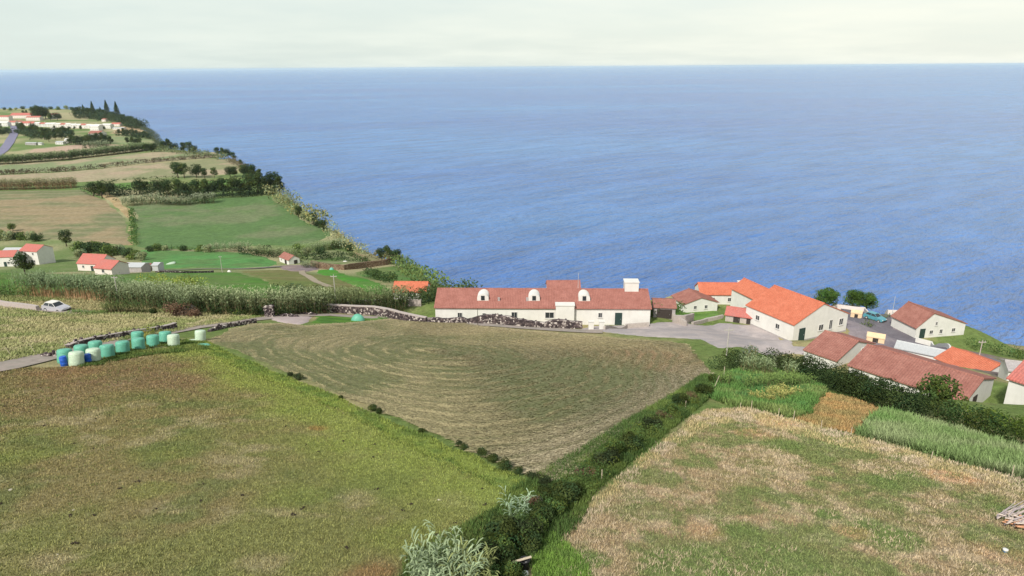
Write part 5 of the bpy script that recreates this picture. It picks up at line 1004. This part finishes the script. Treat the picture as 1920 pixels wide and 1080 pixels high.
# ---------------------------------------------------------------- cars
M_CARB = mat('silver_car_paint', (.42, .41, .44), .35, 3, .06, spec=.5); M_TEAL = mat('teal_car_paint', (.09, .30, .36), .35, 3, .06, spec=.5); M_TYRE = mat('black_tyre_rubber', (.02, .02, .02), .8, 9, .1); M_LAMP = mat('clear_lamp_glass', (.7, .7, .68), .2, 5, .05, spec=.6)
def car(name, lab, px, py, rz, paint, roofm):
    p = P(px, py); r = empty(name, p, rz, lab, 'car'); W = 1.68
    prof = [(-2.05, .35), (-2.1, .62), (-2.02, .92), (-1.6, .98), (.75, .96), (1.45, .86), (1.98, .70), (2.08, .48), (2.02, .30), (-1.98, .26)]
    def loft(pr, w0, taper=0):
        m = MB(); k = len(pr); vs = []
        for s, ww in ((-1, w0 - .1), (-1, w0), (1, w0), (1, w0 - .1)): vs.append([(x, s * ww / 2, z) for x, z in pr])
        vs[0] = [(x * .99, -w0 / 2, z) for x, z in pr]; vs[1] = [(x, -w0 / 2 + .07, z + .01) for x, z in pr]; vs[2] = [(x, w0 / 2 - .07, z + .01) for x, z in pr]; vs[3] = [(x * .99, w0 / 2, z) for x, z in pr]
        al = sum(vs, []); f = [tuple(range(k)), tuple(range(3 * k, 4 * k))[::-1]] + [(c * k + i, c * k + (i + 1) % k, (c + 1) * k + (i + 1) % k, (c + 1) * k + i) for c in range(3) for i in range(k)]
        m.add(al, [q[::-1] for q in f]); return m
    loft(prof, W).build('body', paint, r)
    g = MB(); w1, w2 = .78, .60; a = [(-1.75, .95), (.85, .93), (.15, 1.40), (-1.35, 1.42)]
    vs = [(a[0][0], -w1, a[0][1]), (a[1][0], -w1, a[1][1]), (a[1][0], w1, a[1][1]), (a[0][0], w1, a[0][1]), (a[3][0], -w2, a[3][1]), (a[2][0], -w2, a[2][1]), (a[2][0], w2, a[2][1]), (a[3][0], w2, a[3][1])]
    g.add(vs, [(0, 3, 2, 1), (4, 5, 6, 7), (0, 1, 5, 4), (1, 2, 6, 5), (2, 3, 7, 6), (3, 0, 4, 7)]); g.build('windows', M_GLASS, r)
    m = MB(); m.box((-.6, 0, 1.435), (1.58, 1.26, .06)); 
    for s in (-1, 1):
        for x0, x1 in ((.85, .15), (-1.75, -1.35), (-.55, -.50)): m.tube((x0, s * w1, .95), (x1, s * w2, 1.42), .04, n=6)
    m.build('roof', roofm, r)
    for x in (-1.3, 1.3):
        for s in (-1, 1):
            t = MB(); t.tube((x, s * .66, .30), (x, s * .86, .30), .31, n=18); w = t.build('wheel', M_TYRE, r); t = MB(); t.tube((x, s * .862, .30), (x, s * .872, .30), .18, n=14); t.build('rim', M_METAL, w)
    for s in (-1, 1): t = MB(); t.box((2.0, s * .6, .64), (.12, .3, .14)); t.build('headlight', M_LAMP, r)
    m = MB(); m.box((2.06, 0, .42), (.1, 1.5, .16)); m.box((-2.08, 0, .42), (.1, 1.5, .16)); m.build('bumper', M_DARKW, r); return r
ribbon('concrete_track', [(-200, 566), (-60, 570), (0, 574), (60, 579), (130, 585), (150, 587)], 3.6, .12, M_PATH)
car('parked_car', 'silver car with a white roof parked on the track before the cane hedge', 107, 583, R_(-20), M_CARB, M_WALLW)
car('parked_car', 'teal car on the road beyond the orange roofed hall', 1640, 600, R_(-60), M_TEAL, M_TEAL)

# ---------------------------------------------------------------- poles, stakes and posts
def pole(name, px, py, h, r, mt, lab, cat, lean=(0, 0), grp=None, arm=False):
    p = P(px, py); root = empty(name, p, 0, lab, cat, grp) if arm else None; m = MB(); m.tube((0, 0, -.3), (lean[0], lean[1], h), r, r * .7, 8); o = m.build('shaft' if arm else name, mt, root)
    if arm: a = MB(); a.box((lean[0], 0, h - .35), (1.1, .1, .1)); a.tube((lean[0] - .45, 0, h - .3), (lean[0] - .45, 0, h - .12), .04, n=6); a.tube((lean[0] + .45, 0, h - .3), (lean[0] + .45, 0, h - .12), .04, n=6); a.build('crossarm', mt, root); return root
    o.location = p; return tag(o, lab, cat, grp)
pole('utility_pole', 223.5, 568, 4.9, .11, M_POLE, 'pale utility pole in front of the cane hedge', 'utility pole', arm=True)
pole('utility_pole', 631, 580, 6.4, .09, M_POLE, 'thin grey utility pole in the cane behind the rubble wall', 'utility pole', arm=True)
pole('lamp_pole', 896, 610, 2.7, .05, M_DARKW, 'thin dark post on the field side of the lane before the long house', 'post')
pole('utility_pole', 417, 512, 6.0, .1, M_POLE, 'thin pole in the bright green field beside the farm track', 'utility pole', arm=True)
pole('utility_pole', 1362, 668, 3.6, .08, M_POLE, 'dark grey pole standing in the yard corner by the hedge', 'utility pole', arm=True)
pole('post', 1402, 684, 2.6, .07, M_POLE, 'pale concrete post sticking out of the dark hedge', 'post')
pole('utility_pole', 1832, 686, 4.2, .08, M_POLE, 'pale pole by the road behind the orange roofed side house', 'utility pole', arm=True)
pole('mast', 1672, 594, 4.6, .05, M_METAL, 'thin white mast on the sea wall left of the gabled house', 'mast')
pole('mast', 1083, 575, 6.2, .05, M_METAL, 'thin aerial mast rising behind the long white house', 'mast')
for px, py, lx, h, lab in ((25, 668, -.55, .95, 'left of two pale leaning stakes in the dry meadow'), (71, 664, -.65, 1.15, 'right of two pale leaning stakes in the dry meadow'), (174, 642, -.2, .6, 'short leaning stake by the rubble wall behind the bales'), (122, 652, .05, .7, 'short thin stake in the meadow behind the leftmost bale')):
    pole('stake', px, py, h, .028, M_WOOD, lab, 'stake', (lx, 0), 'stakes in the dry meadow')
pole('stake', 1335, 732, 1.35, .03, M_WOOD, 'tall pale leaning stake at the right corner of the mown field', 'stake', (.55, .1))
pole('fence_post', 1356, 716, 1.5, .045, M_WOOD, 'weathered fence post at the corner by the yard', 'fence post')
for i, (px, py, h) in enumerate([(1409, 768, .75), (1459, 783, .75), (1487, 789, .8), (1540, 803, .6), (1595, 818, .65), (1745, 862, .55), (1897, 895, .75), (1128, 903, .7), (1284, 772, .9), (1060, 934, .6), (1388, 766, .5)]):
    pole('fence_post', px, py, h, .032, M_WOOD, ['short pale fence post below the yellow reeds', 'short pale fence post left of the dark green crop corner', 'pale fence post at the corner of the dark green crop', 'thin post on the near edge of the dry orange plot', 'thin post at the right end of the dry orange plot', 'small post on the near edge of the right green plot', 'pale post on the plot edge near the right side of the picture', 'pale post in the ditch near the tip of the mown field', 'tall grey post among brown bushes in the ditch', 'post among the dark bushes below the tip of the mown field', 'short post at the top left corner of the stubble field'][i], 'fence post', (.03 * (i % 3 - 1), 0), 'fence posts around the plots')

# ---------------------------------------------------------------- foreground: bucket, cane heap, stones
M_BLACK = mat('black_bin_plastic', (.012, .012, .014), .45, 6, .1, spec=.4)
p = P(984, 1068); r = empty('black_bin', p, R_(12), 'black bin with a pale board across its rim at the edge of the dark bushes', 'bin')
m = MB(); m.lathe([(.13, 0), (.15, .04), (.19, .42), (.20, .44), (.17, .44), (.14, .1), (.02, .08)], n=20); m.build('bin_body', M_BLACK, r, True)
m = MB(); m.box((-.12, 0, .46), (.74, .09, .025), ry=R_(-9)); m.build('board', M_WOOD, r)
m = MB(); m.lathe([(.02, -.02), (.09, 0), (.12, .07), (.10, .14), (.02, .17)], n=14, wob=.1); o = m.build('white_container', M_WALLW, None, True); o.location = P(985, 1079); tag(o, 'small white container lying in the grass below the black bin', 'container')
p = P(1884, 1036); r = empty('paint_tub', p, 0, 'small white and blue tub on the ground below the heap of canes', 'tub'); m = MB(); m.lathe([(.075, 0), (.09, .10), (.02, .10)], n=16); m.build('tub_body', mat('blue_label', (.05, .18, .4), .6, 8, .1), r, True); m = MB(); m.lathe([(.092, .10), (.10, .17), (.02, .18)], n=16); m.build('rim', M_WALLW, r, True)
M_CANE1 = mat('grey_dry_cane', (.40, .34, .34), .85, 14, .3); M_CANE2 = mat('orange_dry_cane', (.58, .30, .17), .85, 14, .3); M_CANE3 = mat('pale_dry_cane', (.55, .46, .40), .85, 14, .3)
rr = random.Random(8); cmesh = []
for k, mt in enumerate((M_CANE1, M_CANE2, M_CANE3)):
    m = MB(); a = (-1.5, 0, 0); n = 6
    for i in range(n):
        b = (-1.5 + 3.0 * (i + 1) / n, .014 * math.sin(i * 1.3 + k), .012 * math.sin(i * 2 + k)); m.tube(a, b, .030 - .003 * i, .028 - .003 * i, 6); a = b
    me = bpy.data.meshes.new('cane'); me.from_pydata(m.v, [], m.f); me.materials.append(mt); cmesh.append(me)
pc = P(1925, 985)
for i in range(110):
    top = i < 62; k = (0 if rr.random() < .7 else 2) if top else (1 if rr.random() < .45 else 2)
    o = bpy.data.objects.new('dry_cane', cmesh[k]); COL.objects.link(o); h = (i / 62. if top else (i - 62) / 48.)
    if top: az = R_(rr.uniform(18, 36)); off = (rr.uniform(-.45, 1.1), rr.uniform(-.45, .75)); zz_ = .35 + .5 * h * rr.random() + .1
    else: az = R_(rr.uniform(-42, -10)); off = (rr.uniform(-.45, .9), rr.uniform(-1.15, -.45)); zz_ = .12 + .35 * rr.random()
    x, y = pc.x + off[0], pc.y + off[1]; o.location = (x, y, gz(x, y) + zz_); o.rotation_euler = (0, R_(rr.uniform(-7, 4)), az); s = rr.uniform(.5, .8); o.scale = (s, 1, 1)
    tag(o, 'weathered grey cane in the upper part of the heap at the right edge' if k == 0 else 'orange brown cane in the lower fan of the heap at the right edge' if k == 1 else 'pale dry cane in the heap at the right edge', 'cane', 'dry canes heaped at the right edge')
M_STONE = mat('pale_field_stone', (.50, .45, .36), .9, 8, .2); rr = random.Random(5)
for px, py, s, lab in ((19, 920, .13, 'pale stone at the left edge of the pasture'), (138, 958, .10, 'pale flat stone in the lower left of the pasture'), (108, 1041, .08, 'small pale stone near the bottom left corner'), (934, 911, .09, 'pale stone nearest to the tip of the mown field'), (864, 924, .10, 'pale stone left of the one nearest the field tip'), (824, 939, .12, 'largest pale stone in the right part of the pasture'), (661, 984, .08, 'small pale stone in the middle of the pasture'), (942, 994, .16, 'pinkish stone among the dark bushes'), (445, 610, .35, 'white stone on the edge of the lane')):
    m = MB(); m.lathe([(.3, -.1), (1.0, .1), (.85, .45), (.4, .7), (.05, .75)], n=9, wob=.35, seed=int(px)); o = m.build('stone', M_STONE); o.location = P(px, py); o.scale = (s, s * .7, s * .7); o.rotation_euler = (0, 0, rr.random() * 3); tag(o, lab, 'stone')
m = MB()
for i in range(110):
    x, y = rr.uniform(-45, 0), rr.uniform(20, 56)
    if not inside(np.array([x]), np.array([y]), past_w)[0]: continue
    for j in range(3): m.box((x + rr.uniform(-.1, .1), y + rr.uniform(-.1, .1), gz(x, y) + .06), (.09, .07, .035), rr.random() * 3, .2)
tag(m.build('dung', mat('dark_dung', (.04, .03, .02), .95, 9, .3)), 'scattered small dark dung pats on the pasture', 'dung', kind='stuff')
# weeds around the bales
grass_scatter('weeds', PL([(148, 690), (185, 686), (240, 674), (300, 664), (350, 662), (392, 656), (382, 642), (345, 640), (325, 634), (285, 632), (240, 642), (215, 652), (190, 660), (150, 668)]), 15000, .13, .05, two((.07, .11, .03), (.13, .16, .045), 1.5, 3, c3=(.05, .085, .025)), 'long weeds and grass growing up around the green bales', 'weeds', near=90, spread=.12, dens=lambda x, y: sst(.34, .62, fbm(x, y, 1.6, 3)))
leaf_strip('weed_bush', [(266, 632), (276, 630)], 1.2, 1.5, 300, .12, (.27, .27, .045), label='yellow green bush between the green bales', cat='bush')
leaf_strip('weed_bush', [(288, 629), (302, 627)], .9, .9, 300, .12, (.20, .23, .07), label='flowering green bush right of the yellow one', cat='bush')
leaf_strip('weed_bush', [(222, 645), (250, 638)], .9, .8, 260, .12, (.14, .18, .055), label='green weeds along the rubble wall behind the bales', cat='bush')

# ---------------------------------------------------------------- the air over the sea
hz = MB(); hz.box((0, 0, (ZC + 14 - 8) / 2), (2 * S + 4000, 2 * S + 4000, ZC + 14 + 8)); hzm = bpy.data.materials.new('sea_air'); hzm.use_nodes = True; ht = hzm.node_tree; ht.nodes.clear()
ho = N(ht, 'ShaderNodeOutputMaterial'); hv_ = N(ht, 'ShaderNodeVolumePrincipled'); hv_.inputs['Density'].default_value = 2.6e-5; hv_.inputs['Color'].default_value = (.86, .985, 1.0, 1); hv_.inputs['Anisotropy'].default_value = .2
ht.links.new(hv_.outputs[0], ho.inputs['Volume']); tag(hz.build('haze', hzm), kind='stuff')
